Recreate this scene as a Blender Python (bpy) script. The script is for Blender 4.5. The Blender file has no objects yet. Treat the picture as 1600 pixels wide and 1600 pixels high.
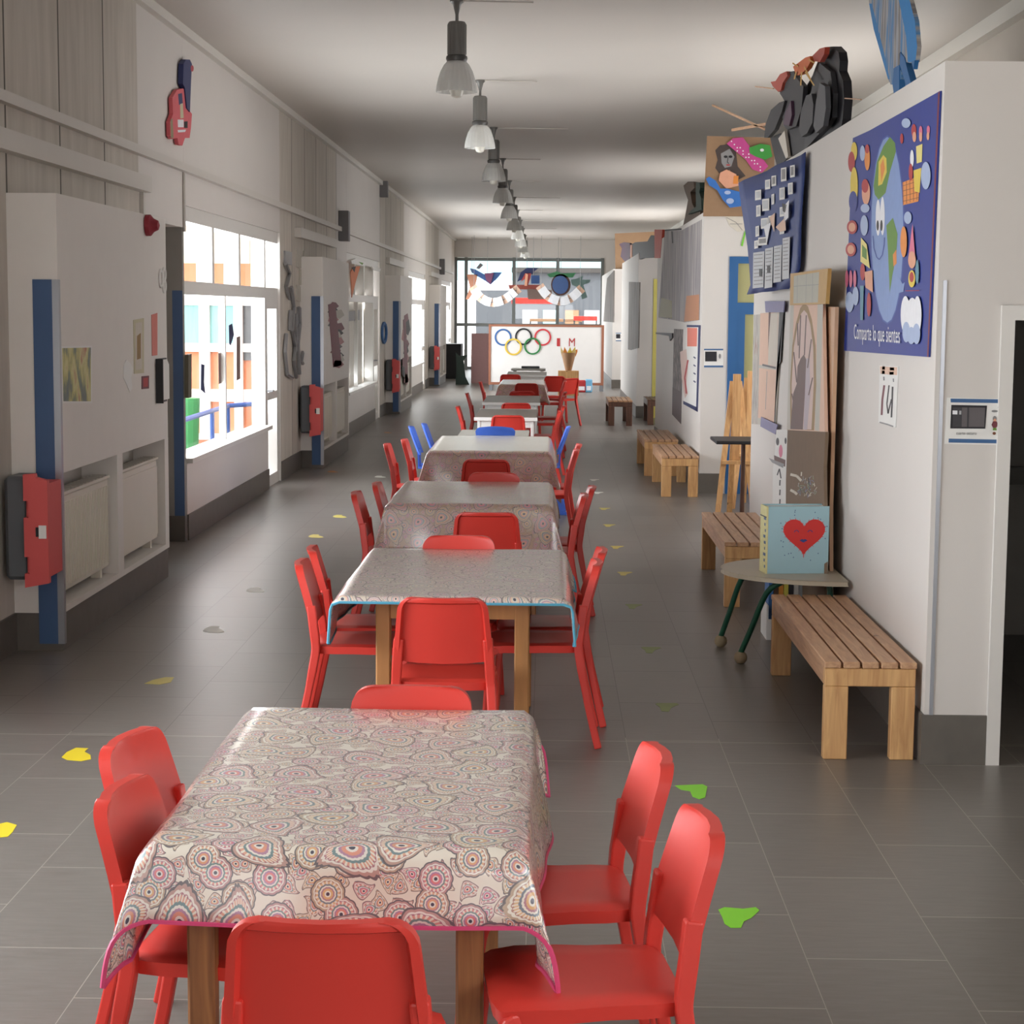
import bpy, math, random
from mathutils import Vector, Matrix
random.seed(7)
S = bpy.context.scene
COL = S.collection
PI = math.pi

# ------------------------------------------------------------------ camera
F = 2900.0                       # focal length for a 1600 wide frame
CAMZ = 1.885
ROLL = math.radians(0.45)
_vx, _vy = 55.0, 315.0           # corridor vanishing point, right / up of the frame centre
_c, _s = math.cos(ROLL), math.sin(ROLL)
_ux, _uy = _c * _vx - _s * _vy, _s * _vx + _c * _vy
_L = math.sqrt(_ux * _ux + _uy * _uy + F * F)
_psi = math.asin(_ux / _L)
_th = math.asin(_uy / _L / math.cos(_psi))
_r = Vector((math.cos(_psi), math.sin(_psi), 0))
_h = Vector((-math.sin(_psi), math.cos(_psi), 0))
_f = _h * math.cos(_th) + Vector((0, 0, -math.sin(_th)))
_u = _h * math.sin(_th) + Vector((0, 0, math.cos(_th)))
RIGHT = _r * _c + _u * _s
UP = _u * _c - _r * _s
cam_d = bpy.data.cameras.new('camera')
cam = bpy.data.objects.new('camera', cam_d)
COL.objects.link(cam)
m = Matrix((( RIGHT.x, UP.x, -_f.x, 0), (RIGHT.y, UP.y, -_f.y, 0), (RIGHT.z, UP.z, -_f.z, CAMZ), (0, 0, 0, 1)))
cam.matrix_world = m
cam_d.sensor_width = 36.0
cam_d.lens = 36.0 * F / 1600.0
cam_d.clip_end = 300
S.camera = cam

# ------------------------------------------------------------------ view, world
S.view_settings.view_transform = 'Standard'
S.view_settings.look = 'None'
S.view_settings.gamma = 1.0
S.view_settings.use_curve_mapping = False
S.view_settings.exposure = 0.55
W = bpy.data.worlds.new('overcast_sky'); S.world = W; W.use_nodes = True
bg = W.node_tree.nodes['Background']
bg.inputs[0].default_value = (0.93, 0.96, 1.0, 1); bg.inputs[1].default_value = 3.2

def area(name, loc, rot, sx, sy, power, color=(1, 1, 1), portal=False):
    d = bpy.data.lights.new(name, 'AREA'); d.shape = 'RECTANGLE'; d.size = sx; d.size_y = sy
    d.energy = power; d.color = color
    if portal: d.cycles.is_portal = True
    o = bpy.data.objects.new(name, d); o.location = loc; o.rotation_euler = rot
    COL.objects.link(o); return o

WIN0 = [(-9.2, -3.9), (2.9, 8.2), (14.95, 20.25), (27.0, 32.3), (39.1, 44.5), (51.2, 56.4)]  # glazed bays of the left wall
for i, (a, b) in enumerate(WIN0):
    # daylight arriving through each glazed bay
    area('daylight_window', (-3.45, (a + b) / 2, 1.6), (0, -PI / 2 - math.radians(24), 0), 1.9, b - a - .3, (50, 165, 175, 170, 230, 250)[i], (0.90, 0.96, 1.0))
FILL_R = [(-2.5, 2.6), (14.9, 17.8), (27.7, 31.0), (40.6, 45.2)]      # unseen openings added in the outer right wall for fill light
for i, (a, b) in enumerate(FILL_R):
    area('added_fill_right', (3.34 + .45, (a + b) / 2, 2.1), (0, PI / 2 + math.radians(14), 0), 1.9, b - a - .3, [55, 34, 42, 55][i], (1.0, 0.97, 0.93))  # fill lamps outside the added right openings, lighting the left side
# the glazed end of the corridor behind the photographer
area('daylight_rear_glazing', (0.2, -9.6, 1.9), (PI / 2 + .15, 0, 0), 5.0, 1.5, 25, (1.0, 0.97, 0.93))

# ------------------------------------------------------------------ pixel rays onto real planes
def ray(px, py):
    return RIGHT * ((px - 800) / F) + UP * ((800 - py) / F) + _f
CO = Vector((0, 0, CAMZ))
def onX(px, py, X):
    d = ray(px, py); return CO + d * (X / d.x)
def onY(px, py, Y):
    d = ray(px, py); return CO + d * (Y / d.y)
def onZ(px, py, Z=0.0):
    d = ray(px, py); return CO + d * ((Z - CAMZ) / d.z)

# ------------------------------------------------------------------ materials
def lin(c):
    return tuple((x / 12.92 if x <= .04045 else ((x + .055) / 1.055) ** 2.4) for x in (v / 255 for v in c))
MATS = {}
def mat(name, rgb, rough=.55, metal=0, noise=.06, scale=6.0, bump=0, spec=.5, coat=0, stretch=(1, 1, 1), transm=0, emis=0, sss=0):
    if name in MATS: return MATS[name]
    m = bpy.data.materials.new(name); m.use_nodes = True
    nt = m.node_tree; N = nt.nodes; L = nt.links
    p = N['Principled BSDF']
    c = lin(rgb)
    p.inputs['Roughness'].default_value = rough; p.inputs['Metallic'].default_value = metal
    p.inputs['Specular IOR Level'].default_value = spec
    p.inputs['Coat Weight'].default_value = coat; p.inputs['Coat Roughness'].default_value = .25
    if noise or bump:
        tc = N.new('ShaderNodeTexCoord'); mp = N.new('ShaderNodeMapping'); mp.inputs['Scale'].default_value = stretch
        nz = N.new('ShaderNodeTexNoise'); nz.inputs['Scale'].default_value = scale; nz.inputs['Detail'].default_value = 5
        L.new(tc.outputs['Object'], mp.inputs[0]); L.new(mp.outputs[0], nz.inputs['Vector'])
        mx = N.new('ShaderNodeMix'); mx.data_type = 'RGBA'
        mx.inputs[6].default_value = tuple(max(0, v * (1 - noise * 1.6)) for v in c) + (1,)
        mx.inputs[7].default_value = tuple(min(1, v * (1 + noise * 1.6)) for v in c) + (1,)
        L.new(nz.outputs['Fac'], mx.inputs[0]); L.new(mx.outputs[2], p.inputs['Base Color'])
        if bump:
            b = N.new('ShaderNodeBump'); b.inputs['Strength'].default_value = bump; b.inputs['Distance'].default_value = .01
            L.new(nz.outputs['Fac'], b.inputs['Height']); L.new(b.outputs[0], p.inputs['Normal'])
    else:
        p.inputs['Base Color'].default_value = c + (1,)
    if emis:
        p.inputs['Emission Color'].default_value = c + (1,); p.inputs['Emission Strength'].default_value = emis
    MATS[name] = m; return m

def wood(name, a, b, sc=14, rough=.45, along='Y'):
    m = bpy.data.materials.new(name); m.use_nodes = True
    nt = m.node_tree; N = nt.nodes; L = nt.links; p = N['Principled BSDF']
    tc = N.new('ShaderNodeTexCoord'); mp = N.new('ShaderNodeMapping')
    mp.inputs['Scale'].default_value = {'Y': (9, .8, 9), 'Z': (9, 9, .8), 'X': (.8, 9, 9)}[along]
    nz = N.new('ShaderNodeTexNoise'); nz.inputs['Scale'].default_value = sc * .35; nz.inputs['Detail'].default_value = 7; nz.inputs['Distortion'].default_value = .8
    cr = N.new('ShaderNodeValToRGB'); cr.color_ramp.elements[0].position = .3; cr.color_ramp.elements[1].position = .72
    cr.color_ramp.elements[0].color = lin(a) + (1,); cr.color_ramp.elements[1].color = lin(b) + (1,)
    L.new(tc.outputs['Object'], mp.inputs[0]); L.new(mp.outputs[0], nz.inputs['Vector']); L.new(nz.outputs['Fac'], cr.inputs[0])
    # knots
    vo = N.new('ShaderNodeTexVoronoi'); vo.inputs['Scale'].default_value = 5
    L.new(tc.outputs['Object'], vo.inputs['Vector'])
    kr = N.new('ShaderNodeValToRGB'); kr.color_ramp.elements[0].position = .035; kr.color_ramp.elements[1].position = .09
    L.new(vo.outputs['Distance'], kr.inputs[0])
    mx = N.new('ShaderNodeMix'); mx.data_type = 'RGBA'; mx.inputs[6].default_value = tuple(v * .45 for v in lin(a)) + (1,)
    L.new(kr.outputs[0], mx.inputs[0]); L.new(cr.outputs[0], mx.inputs[7]); L.new(mx.outputs[2], p.inputs['Base Color'])
    p.inputs['Roughness'].default_value = rough
    MATS[name] = m; return m

def math_node(nt, op, a, b=None, c=None):
    n = nt.nodes.new('ShaderNodeMath'); n.operation = op
    for i, v in enumerate((a, b, c)):
        if v is None: continue
        if isinstance(v, (int, float)): n.inputs[i].default_value = v
        else: nt.links.new(v, n.inputs[i])
    return n.outputs[0]

def floor_material():
    m = bpy.data.materials.new('floor_tiles'); m.use_nodes = True
    nt = m.node_tree; N = nt.nodes; L = nt.links; p = N['Principled BSDF']
    g = N.new('ShaderNodeNewGeometry'); sp = N.new('ShaderNodeSeparateXYZ'); L.new(g.outputs['Position'], sp.inputs[0])
    X, Y = sp.outputs[0], sp.outputs[1]
    W_, D_ = .412, .79
    u = math_node(nt, 'DIVIDE', math_node(nt, 'ADD', X, .045 + W_ * 40), W_)
    col = math_node(nt, 'FLOOR', u); fu = math_node(nt, 'FRACT', u)
    par = math_node(nt, 'MODULO', col, 2)          # alternate columns shifted by half a tile
    v = math_node(nt, 'ADD', math_node(nt, 'DIVIDE', math_node(nt, 'ADD', Y, D_ * 40 - 6.05 - .03), D_), math_node(nt, 'MULTIPLY', par, .5))
    row = math_node(nt, 'FLOOR', v); fv = math_node(nt, 'FRACT', v)
    du = math_node(nt, 'MULTIPLY', math_node(nt, 'MINIMUM', fu, math_node(nt, 'SUBTRACT', 1, fu)), W_)
    dv = math_node(nt, 'MULTIPLY', math_node(nt, 'MINIMUM', fv, math_node(nt, 'SUBTRACT', 1, fv)), D_)
    d1 = math_node(nt, 'MULTIPLY', dv, .45)
    de = math_node(nt, 'ABSOLUTE', math_node(nt, 'SUBTRACT', Y, 8.03))
    de2 = math_node(nt, 'ABSOLUTE', math_node(nt, 'SUBTRACT', Y, 27.5))
    d = math_node(nt, 'MINIMUM', math_node(nt, 'MINIMUM', du, d1), math_node(nt, 'MINIMUM', math_node(nt, 'MULTIPLY', de, .3), math_node(nt, 'MULTIPLY', de2, .05)))
    grout = math_node(nt, 'LESS_THAN', d, .0014)
    near = math_node(nt, 'LESS_THAN', Y, 8.1)
    # tile tone
    cv = N.new('ShaderNodeCombineXYZ'); L.new(col, cv.inputs[0]); L.new(row, cv.inputs[1])
    wn = N.new('ShaderNodeTexWhiteNoise'); wn.noise_dimensions = '2D'; L.new(cv.outputs[0], wn.inputs['Vector'])
    mp = N.new('ShaderNodeMapping'); mp.inputs['Scale'].default_value = (2.2, 14, 1); L.new(g.outputs['Position'], mp.inputs[0])
    nz = N.new('ShaderNodeTexNoise'); nz.inputs['Scale'].default_value = 3.0; nz.inputs['Detail'].default_value = 7; nz.inputs['Roughness'].default_value = .65
    L.new(mp.outputs[0], nz.inputs['Vector'])
    t = math_node(nt, 'ADD', math_node(nt, 'MULTIPLY', nz.outputs['Fac'], .75), math_node(nt, 'MULTIPLY', wn.outputs['Value'], .12))
    cr = N.new('ShaderNodeValToRGB'); cr.color_ramp.elements[0].position = .22; cr.color_ramp.elements[1].position = .66
    cr.color_ramp.elements[0].color = lin((104, 98, 92)) + (1,); cr.color_ramp.elements[1].color = lin((128, 122, 116)) + (1,)
    L.new(t, cr.inputs[0])
    gm = N.new('ShaderNodeMix'); gm.data_type = 'RGBA'; gm.inputs[6].default_value = lin((72, 64, 60)) + (1,); gm.inputs[7].default_value = lin((158, 152, 142)) + (1,)
    L.new(near, gm.inputs[0])
    mx = N.new('ShaderNodeMix'); mx.data_type = 'RGBA'; L.new(grout, mx.inputs[0]); L.new(cr.outputs[0], mx.inputs[6]); L.new(gm.outputs[2], mx.inputs[7])
    L.new(mx.outputs[2], p.inputs['Base Color'])
    rr = math_node(nt, 'ADD', math_node(nt, 'MULTIPLY', nz.outputs['Fac'], .12), .31)
    L.new(rr, p.inputs['Roughness']); p.inputs['Specular IOR Level'].default_value = .5
    b = N.new('ShaderNodeBump'); b.inputs['Strength'].default_value = .02; b.inputs['Distance'].default_value = .004
    L.new(nz.outputs['Fac'], b.inputs['Height']); L.new(b.outputs[0], p.inputs['Normal'])
    return m

def concrete_material():
    m = bpy.data.materials.new('board_marked_concrete'); m.use_nodes = True
    nt = m.node_tree; N = nt.nodes; L = nt.links; p = N['Principled BSDF']
    g = N.new('ShaderNodeNewGeometry'); sp = N.new('ShaderNodeSeparateXYZ'); L.new(g.outputs['Position'], sp.inputs[0])
    u = math_node(nt, 'DIVIDE', math_node(nt, 'ADD', sp.outputs[1], 40.35), 1.12)
    fu = math_node(nt, 'FRACT', u); col = math_node(nt, 'FLOOR', u)
    d = math_node(nt, 'MINIMUM', fu, math_node(nt, 'SUBTRACT', 1, fu))
    line = math_node(nt, 'LESS_THAN', d, .013)
    wn = N.new('ShaderNodeTexWhiteNoise'); wn.noise_dimensions = '1D'; L.new(col, wn.inputs['W'])
    mp = N.new('ShaderNodeMapping'); mp.inputs['Scale'].default_value = (3, 5, .8); L.new(g.outputs['Position'], mp.inputs[0])
    nz = N.new('ShaderNodeTexNoise'); nz.inputs['Scale'].default_value = 1.6; nz.inputs['Detail'].default_value = 8; L.new(mp.outputs[0], nz.inputs['Vector'])
    t = math_node(nt, 'ADD', math_node(nt, 'MULTIPLY', nz.outputs['Fac'], .8), math_node(nt, 'MULTIPLY', wn.outputs['Value'], .25))
    cr = N.new('ShaderNodeValToRGB'); cr.color_ramp.elements[0].position = .3; cr.color_ramp.elements[1].position = .8
    cr.color_ramp.elements[0].color = lin((184, 176, 165)) + (1,); cr.color_ramp.elements[1].color = lin((212, 204, 193)) + (1,)
    L.new(t, cr.inputs[0])
    mx = N.new('ShaderNodeMix'); mx.data_type = 'RGBA'; L.new(line, mx.inputs[0]); L.new(cr.outputs[0], mx.inputs[6]); mx.inputs[7].default_value = lin((96, 90, 82)) + (1,)
    L.new(mx.outputs[2], p.inputs['Base Color']); p.inputs['Roughness'].default_value = .8
    b = N.new('ShaderNodeBump'); b.inputs['Strength'].default_value = .25; b.inputs['Distance'].default_value = .01
    L.new(t, b.inputs['Height']); L.new(b.outputs[0], p.inputs['Normal'])
    return m

def paisley_material(name, cream, warm, scale=1.0, rough=.32):
    """printed oilcloth: rings and bent teardrops on UV metres"""
    m = bpy.data.materials.new(name); m.use_nodes = True
    nt = m.node_tree; N = nt.nodes; L = nt.links; p = N['Principled BSDF']
    uv = N.new('ShaderNodeUVMap'); uv.uv_map = 'UVMap'
    def layer(sc, seed, petals, bend, freq, rad):
        mp = N.new('ShaderNodeMapping'); mp.inputs['Scale'].default_value = (sc, sc, sc); mp.inputs['Location'].default_value = (seed, seed * 1.7, 0)
        L.new(uv.outputs[0], mp.inputs[0])
        vo = N.new('ShaderNodeTexVoronoi'); vo.voronoi_dimensions = '2D'; vo.inputs['Scale'].default_value = 1; vo.inputs['Randomness'].default_value = .75
        L.new(mp.outputs[0], vo.inputs['Vector'])
        sub = N.new('ShaderNodeVectorMath'); sub.operation = 'SUBTRACT'; L.new(mp.outputs[0], sub.inputs[0]); L.new(vo.outputs['Position'], sub.inputs[1])
        sc_ = N.new('ShaderNodeSeparateColor'); L.new(vo.outputs['Color'], sc_.inputs[0])
        rot = N.new('ShaderNodeVectorRotate'); rot.rotation_type = 'Z_AXIS'; L.new(sub.outputs[0], rot.inputs['Vector'])
        L.new(math_node(nt, 'MULTIPLY', sc_.outputs[0], 6.28), rot.inputs['Angle'])
        q = N.new('ShaderNodeSeparateXYZ'); L.new(rot.outputs[0], q.inputs[0])
        x, y = q.outputs[0], q.outputs[1]
        x2 = math_node(nt, 'ADD', x, math_node(nt, 'MULTIPLY', math_node(nt, 'MULTIPLY', y, y), bend))
        # teardrop: narrower with growing y
        k = math_node(nt, 'ADD', 1.0, math_node(nt, 'MULTIPLY', math_node(nt, 'MAXIMUM', y, 0), 2.2 if bend else 0))
        x3 = math_node(nt, 'MULTIPLY', x2, k)
        y3 = math_node(nt, 'MULTIPLY', y, .8 if bend else 1)
        r = math_node(nt, 'SQRT', math_node(nt, 'ADD', math_node(nt, 'MULTIPLY', x3, x3), math_node(nt, 'MULTIPLY', y3, y3)))
        an = math_node(nt, 'ARCTAN2', y3, x3)
        pet = math_node(nt, 'MULTIPLY', math_node(nt, 'ABSOLUTE', math_node(nt, 'SINE', math_node(nt, 'MULTIPLY', an, petals))), .05)
        rr = math_node(nt, 'SUBTRACT', r, math_node(nt, 'MULTIPLY', pet, r))
        rr = math_node(nt, 'DIVIDE', rr, rad)
        ramp = N.new('ShaderNodeValToRGB'); cr = ramp.color_ramp; cr.interpolation = 'CONSTANT'
        pal = [(0, (60, 60, 85)), (.1, cream), (.18, (222, 138, 80)), (.3, (180, 120, 150)), (.38, cream), (.46, (112, 140, 146)), (.55, (220, 156, 110)), (.68, (176, 98, 100)), (.74, cream), (.82, (190, 150, 130)), (.92, (110, 100, 104))]
        while len(cr.elements) < len(pal): cr.elements.new(.5)
        for e, (pos, c) in zip(cr.elements, pal): e.position = pos; e.color = lin(c) + (1,)
        L.new(rr, ramp.inputs[0])
        hs = N.new('ShaderNodeHueSaturation'); L.new(ramp.outputs[0], hs.inputs['Color'])
        L.new(math_node(nt, 'ADD', .44, math_node(nt, 'MULTIPLY', sc_.outputs[1], .10)), hs.inputs['Hue'])
        hs.inputs['Saturation'].default_value = warm * .82
        # radial ticks in one ring
        tick = math_node(nt, 'GREATER_THAN', math_node(nt, 'SINE', math_node(nt, 'MULTIPLY', an, freq)), .1)
        band = math_node(nt, 'MULTIPLY', math_node(nt, 'GREATER_THAN', rr, .55), math_node(nt, 'LESS_THAN', rr, .72))
        mk = N.new('ShaderNodeMix'); mk.data_type = 'RGBA'; L.new(math_node(nt, 'MULTIPLY', tick, band), mk.inputs[0]); L.new(hs.outputs[0], mk.inputs[6]); mk.inputs[7].default_value = lin(cream) + (1,)
        inside = math_node(nt, 'LESS_THAN', rr, 1.0)
        return mk.outputs[2], inside
    big, bi = layer(6.2 * scale, 3.1, 9, 1.2, 30, .36)
    mid, mi = layer(11 * scale, 7.7, 6, 0, 18, .40)
    sml, si = layer(24 * scale, 1.3, 4, 1.0, 10, .46)
    base = N.new('ShaderNodeMix'); base.data_type = 'RGBA'; base.inputs[6].default_value = lin(cream) + (1,); L.new(si, base.inputs[0]); L.new(sml, base.inputs[7])
    b2 = N.new('ShaderNodeMix'); b2.data_type = 'RGBA'; L.new(mi, b2.inputs[0]); L.new(base.outputs[2], b2.inputs[6]); L.new(mid, b2.inputs[7])
    b3 = N.new('ShaderNodeMix'); b3.data_type = 'RGBA'; L.new(bi, b3.inputs[0]); L.new(b2.outputs[2], b3.inputs[6]); L.new(big, b3.inputs[7])
    L.new(b3.outputs[2], p.inputs['Base Color'])
    p.inputs['Roughness'].default_value = rough; p.inputs['Coat Weight'].default_value = 1; p.inputs['Coat Roughness'].default_value = .22; p.inputs['Coat IOR'].default_value = 1.6
    nz = N.new('ShaderNodeTexNoise'); nz.inputs['Scale'].default_value = 9; nz.inputs['Detail'].default_value = 3
    L.new(uv.outputs[0], nz.inputs['Vector'])
    b = N.new('ShaderNodeBump'); b.inputs['Strength'].default_value = .08; b.inputs['Distance'].default_value = .01
    L.new(nz.outputs['Fac'], b.inputs['Height']); L.new(b.outputs[0], p.inputs['Normal'])
    return m

def glass_material(name, gloss=.08, tint=(1, 1, 1), rough=.02, haze=0):
    m = bpy.data.materials.new(name); m.use_nodes = True
    nt = m.node_tree; N = nt.nodes; L = nt.links
    for n in list(N):
        if n.type != 'OUTPUT_MATERIAL': N.remove(n)
    t = N.new('ShaderNodeBsdfTransparent'); t.inputs[0].default_value = tint + (1,)
    g = N.new('ShaderNodeBsdfGlossy'); g.inputs['Roughness'].default_value = rough
    mx = N.new('ShaderNodeMixShader'); mx.inputs[0].default_value = gloss
    L.new(t.outputs[0], mx.inputs[1]); L.new(g.outputs[0], mx.inputs[2])
    out = mx.outputs[0]
    if haze:
        d = N.new('ShaderNodeBsdfDiffuse'); d.inputs[0].default_value = (.85, .85, .83, 1)
        m2 = N.new('ShaderNodeMixShader'); m2.inputs[0].default_value = haze
        L.new(out, m2.inputs[1]); L.new(d.outputs[0], m2.inputs[2]); out = m2.outputs[0]
    L.new(out, N['Material Output'].inputs[0]); return m

def streak(name, cols, sc=(30, 30, 2), rough=.7):
    """vertical brush strokes in several paints"""
    m = bpy.data.materials.new(name); m.use_nodes = True
    nt = m.node_tree; N = nt.nodes; L = nt.links; p = N['Principled BSDF']
    tc = N.new('ShaderNodeTexCoord'); mp = N.new('ShaderNodeMapping'); mp.inputs['Scale'].default_value = sc
    nz = N.new('ShaderNodeTexNoise'); nz.inputs['Scale'].default_value = 1; nz.inputs['Detail'].default_value = 4
    L.new(tc.outputs['Object'], mp.inputs[0]); L.new(mp.outputs[0], nz.inputs['Vector'])
    r = N.new('ShaderNodeValToRGB'); cr = r.color_ramp
    while len(cr.elements) < len(cols): cr.elements.new(.5)
    for i, (e, c) in enumerate(zip(cr.elements, cols)):
        e.position = .3 + .4 * i / max(1, len(cols) - 1); e.color = lin(c) + (1,)
    L.new(nz.outputs['Fac'], r.inputs[0]); L.new(r.outputs[0], p.inputs['Base Color']); p.inputs['Roughness'].default_value = rough
    MATS[name] = m; return m

M_FLOOR = floor_material(); M_CONC = concrete_material()
M_WALL = mat('white_wall_paint', (214, 208, 202), .6, noise=.02, scale=2)
M_CEIL = mat('ceiling_paint', (208, 201, 193), .5, noise=.02, scale=1)
M_DADO = mat('dark_dado_tile', (98, 92, 85), .4, noise=.14, scale=9)
M_TRIMW = mat('white_trim', (222, 218, 210), .4, noise=.01)
M_FRAME = mat('white_window_frame', (218, 214, 208), .35, noise=.01)
M_RED = mat('coral_red_plastic', (212, 60, 50), .38, noise=.015, spec=.5)
M_BLUEP = mat('blue_plastic', (70, 112, 214), .38, noise=.015)
M_BLUEPT = mat('blue_paint', (64, 92, 132), .45, noise=.03)
M_BLUED = mat('door_blue_paint', (30, 92, 148), .4, noise=.03)
M_STEEL = mat('steel_edge', (170, 172, 178), .3, metal=.8, noise=.02)
M_PINE = wood('pine_wood', (172, 128, 96), (206, 164, 126), along='Y')
M_PINEZ = wood('pine_wood_upright', (190, 140, 90), (222, 176, 120), along='Z')
M_OAK = wood('table_wood', (120, 76, 44), (166, 112, 66), along='Z')
M_DARKW = wood('dark_bench_wood', (70, 44, 32), (104, 68, 50), along='Z')
M_PAIS = paisley_material('paisley_cloth', (232, 224, 210), .95)
M_PAIS2 = paisley_material('paisley_cloth_grey', (206, 192, 176), .7, 1.1)
M_PAIS3 = paisley_material('paisley_cloth_brown', (178, 150, 130), .9, 1.2)
M_PINK = mat('pink_piping', (206, 70, 116), .5, noise=.02)
M_CYAN = mat('light_blue_piping', (88, 168, 196), .5, noise=.02)
M_GREYP = mat('grey_piping', (150, 130, 120), .5, noise=.02)
M_GLASS = glass_material('window_glass', .06)
M_CARD = mat('cardboard', (166, 132, 100), .8, noise=.06, scale=12)
M_CARDD = mat('brown_cardboard', (124, 102, 82), .8, noise=.06, scale=12)
M_BLACK = mat('black_paint', (28, 27, 30), .5, noise=.05)
M_DGREY = mat('dark_grey', (92, 96, 100), .5, noise=.03)
M_WHITE = mat('white_paper', (232, 230, 226), .7, noise=.02)

# ------------------------------------------------------------------ mesh builder
class MB:
    def __init__(s): s.v = []; s.f = []; s.mi = []; s.mats = []; s.uv = None
    def m(s, material):
        if material not in s.mats: s.mats.append(material)
        return s.mats.index(material)
    def add(s, verts, faces, material):
        k = len(s.v); i = s.m(material)
        s.v += [tuple(p) for p in verts]
        for f in faces: s.f.append(tuple(k + q for q in f)); s.mi.append(i)
        return s
    def box(s, a, b, material, rot=None, piv=None):
        x0, y0, z0 = a; x1, y1, z1 = b
        e = .00021 * (len(s.f) // 6 % 7)      # neighbouring boards never share a plane exactly
        x0, x1 = min(x0, x1) - e, max(x0, x1) + e; y0, y1 = min(y0, y1) - e, max(y0, y1) + e; z0, z1 = min(z0, z1), max(z0, z1)
        if x0 > x1: x0, x1 = x1, x0
        if y0 > y1: y0, y1 = y1, y0
        if z0 > z1: z0, z1 = z1, z0
        vs = [Vector(p) for p in ((x0, y0, z0), (x1, y0, z0), (x1, y1, z0), (x0, y1, z0), (x0, y0, z1), (x1, y0, z1), (x1, y1, z1), (x0, y1, z1))]
        if rot is not None:
            pv = Vector(piv if piv else ((x0 + x1) / 2, (y0 + y1) / 2, (z0 + z1) / 2))
            vs = [rot @ (p - pv) + pv for p in vs]
        return s.add(vs, [(0, 3, 2, 1), (4, 5, 6, 7), (0, 1, 5, 4), (1, 2, 6, 5), (2, 3, 7, 6), (3, 0, 4, 7)], material)
    def bbox(s, a, b, material, bev=.006):
        """box with chamfered edges"""
        x0, y0, z0 = (min(a[i], b[i]) for i in range(3)); x1, y1, z1 = (max(a[i], b[i]) for i in range(3))
        e = min(bev, (x1 - x0) * .4, (y1 - y0) * .4, (z1 - z0) * .4)
        vs = []; idx = {}
        for i, X in enumerate((x0, x1)):
            for j, Y in enumerate((y0, y1)):
                for k, Z in enumerate((z0, z1)):
                    sx, sy, sz = (1, -1)[i], (1, -1)[j], (1, -1)[k]
                    idx[i, j, k] = len(vs)
                    vs += [(X, Y + sy * e, Z + sz * e), (X + sx * e, Y, Z + sz * e), (X + sx * e, Y + sy * e, Z)]
        fs = []
        def q(ax, s_):  # face of a side
            o = {0: [(0, 0), (1, 0), (1, 1), (0, 1)]}[0]
            out = []
            for (p_, r_) in o:
                t = [0, 0, 0]; t[ax] = s_; oth = [c for c in range(3) if c != ax]; t[oth[0]] = p_; t[oth[1]] = r_
                out.append(idx[tuple(t)] + ax)
            return tuple(out)
        for ax in range(3):
            for s_ in (0, 1): fs.append(q(ax, s_))
        for ax in range(3):
            oth = [c for c in range(3) if c != ax]
            for p_ in (0, 1):
                for r_ in (0, 1):
                    t0 = [0, 0, 0]; t0[oth[0]] = p_; t0[oth[1]] = r_; t1 = list(t0); t1[ax] = 1
                    a0 = idx[tuple(t0)]; a1 = idx[tuple(t1)]
                    fs.append((a0 + oth[0], a0 + oth[1], a1 + oth[1], a1 + oth[0]))
        for t in idx.values(): fs.append((t, t + 1, t + 2))
        return s.add(vs, fs, material)
    def tube(s, pts, r, material, n=8, cap=True, sq=None):
        """round or (sq=(w,d)) rectangular sweep; r may be a list"""
        pts = [Vector(p) for p in pts]; k = len(pts); rs = r if isinstance(r, (list, tuple)) else [r] * k
        ring = []; vs = []
        up = Vector((0, 0, 1)); px = None
        for i, p in enumerate(pts):
            t = (pts[min(i + 1, k - 1)] - pts[max(i - 1, 0)]).normalized()
            if px is None:
                ref = up if abs(t.z) < .9 else Vector((0, 1, 0))
                px = t.cross(ref).normalized()
            else:
                px = (px - t * px.dot(t)).normalized()
            py = t.cross(px)
            if sq:
                w, d = sq; w *= rs[i]; d *= rs[i]
                for a, b in ((-1, -1), (1, -1), (1, 1), (-1, 1)): vs.append(p + px * a * w / 2 + py * b * d / 2)
            else:
                for j in range(n):
                    an = 2 * PI * j / n; vs.append(p + px * math.cos(an) * rs[i] + py * math.sin(an) * rs[i])
        n = 4 if sq else n; fs = []
        for i in range(k - 1):
            for j in range(n): fs.append((i * n + j, i * n + (j + 1) % n, (i + 1) * n + (j + 1) % n, (i + 1) * n + j))
        if cap: fs.append(tuple(range(n - 1, -1, -1))); fs.append(tuple((k - 1) * n + j for j in range(n)))
        return s.add(vs, fs, material)
    def lathe(s, prof, c, material, n=24, cap=False):
        vs = []; fs = []
        for r, z in prof:
            for j in range(n):
                a = 2 * PI * j / n; vs.append((c[0] + r * math.cos(a), c[1] + r * math.sin(a), c[2] + z))
        for i in range(len(prof) - 1):
            for j in range(n): fs.append((i * n + j, i * n + (j + 1) % n, (i + 1) * n + (j + 1) % n, (i + 1) * n + j))
        if cap: fs.append(tuple(range(n))); fs.append(tuple((len(prof) - 1) * n + j for j in range(n - 1, -1, -1)))
        return s.add(vs, fs, material)
    def prism(s, pts, d, material):
        """closed 3D polygon extruded by vector d"""
        pts = [Vector(p) for p in pts]; d = Vector(d); n = len(pts)
        vs = pts + [p + d for p in pts]
        fs = [tuple(range(n)), tuple(range(2 * n - 1, n - 1, -1))] + [(i, (i + 1) % n, n + (i + 1) % n, n + i) for i in range(n)]
        return s.add(vs, fs, material)
    def face(s, pts, material): return s.add(pts, [tuple(range(len(pts)))], material)
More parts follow.
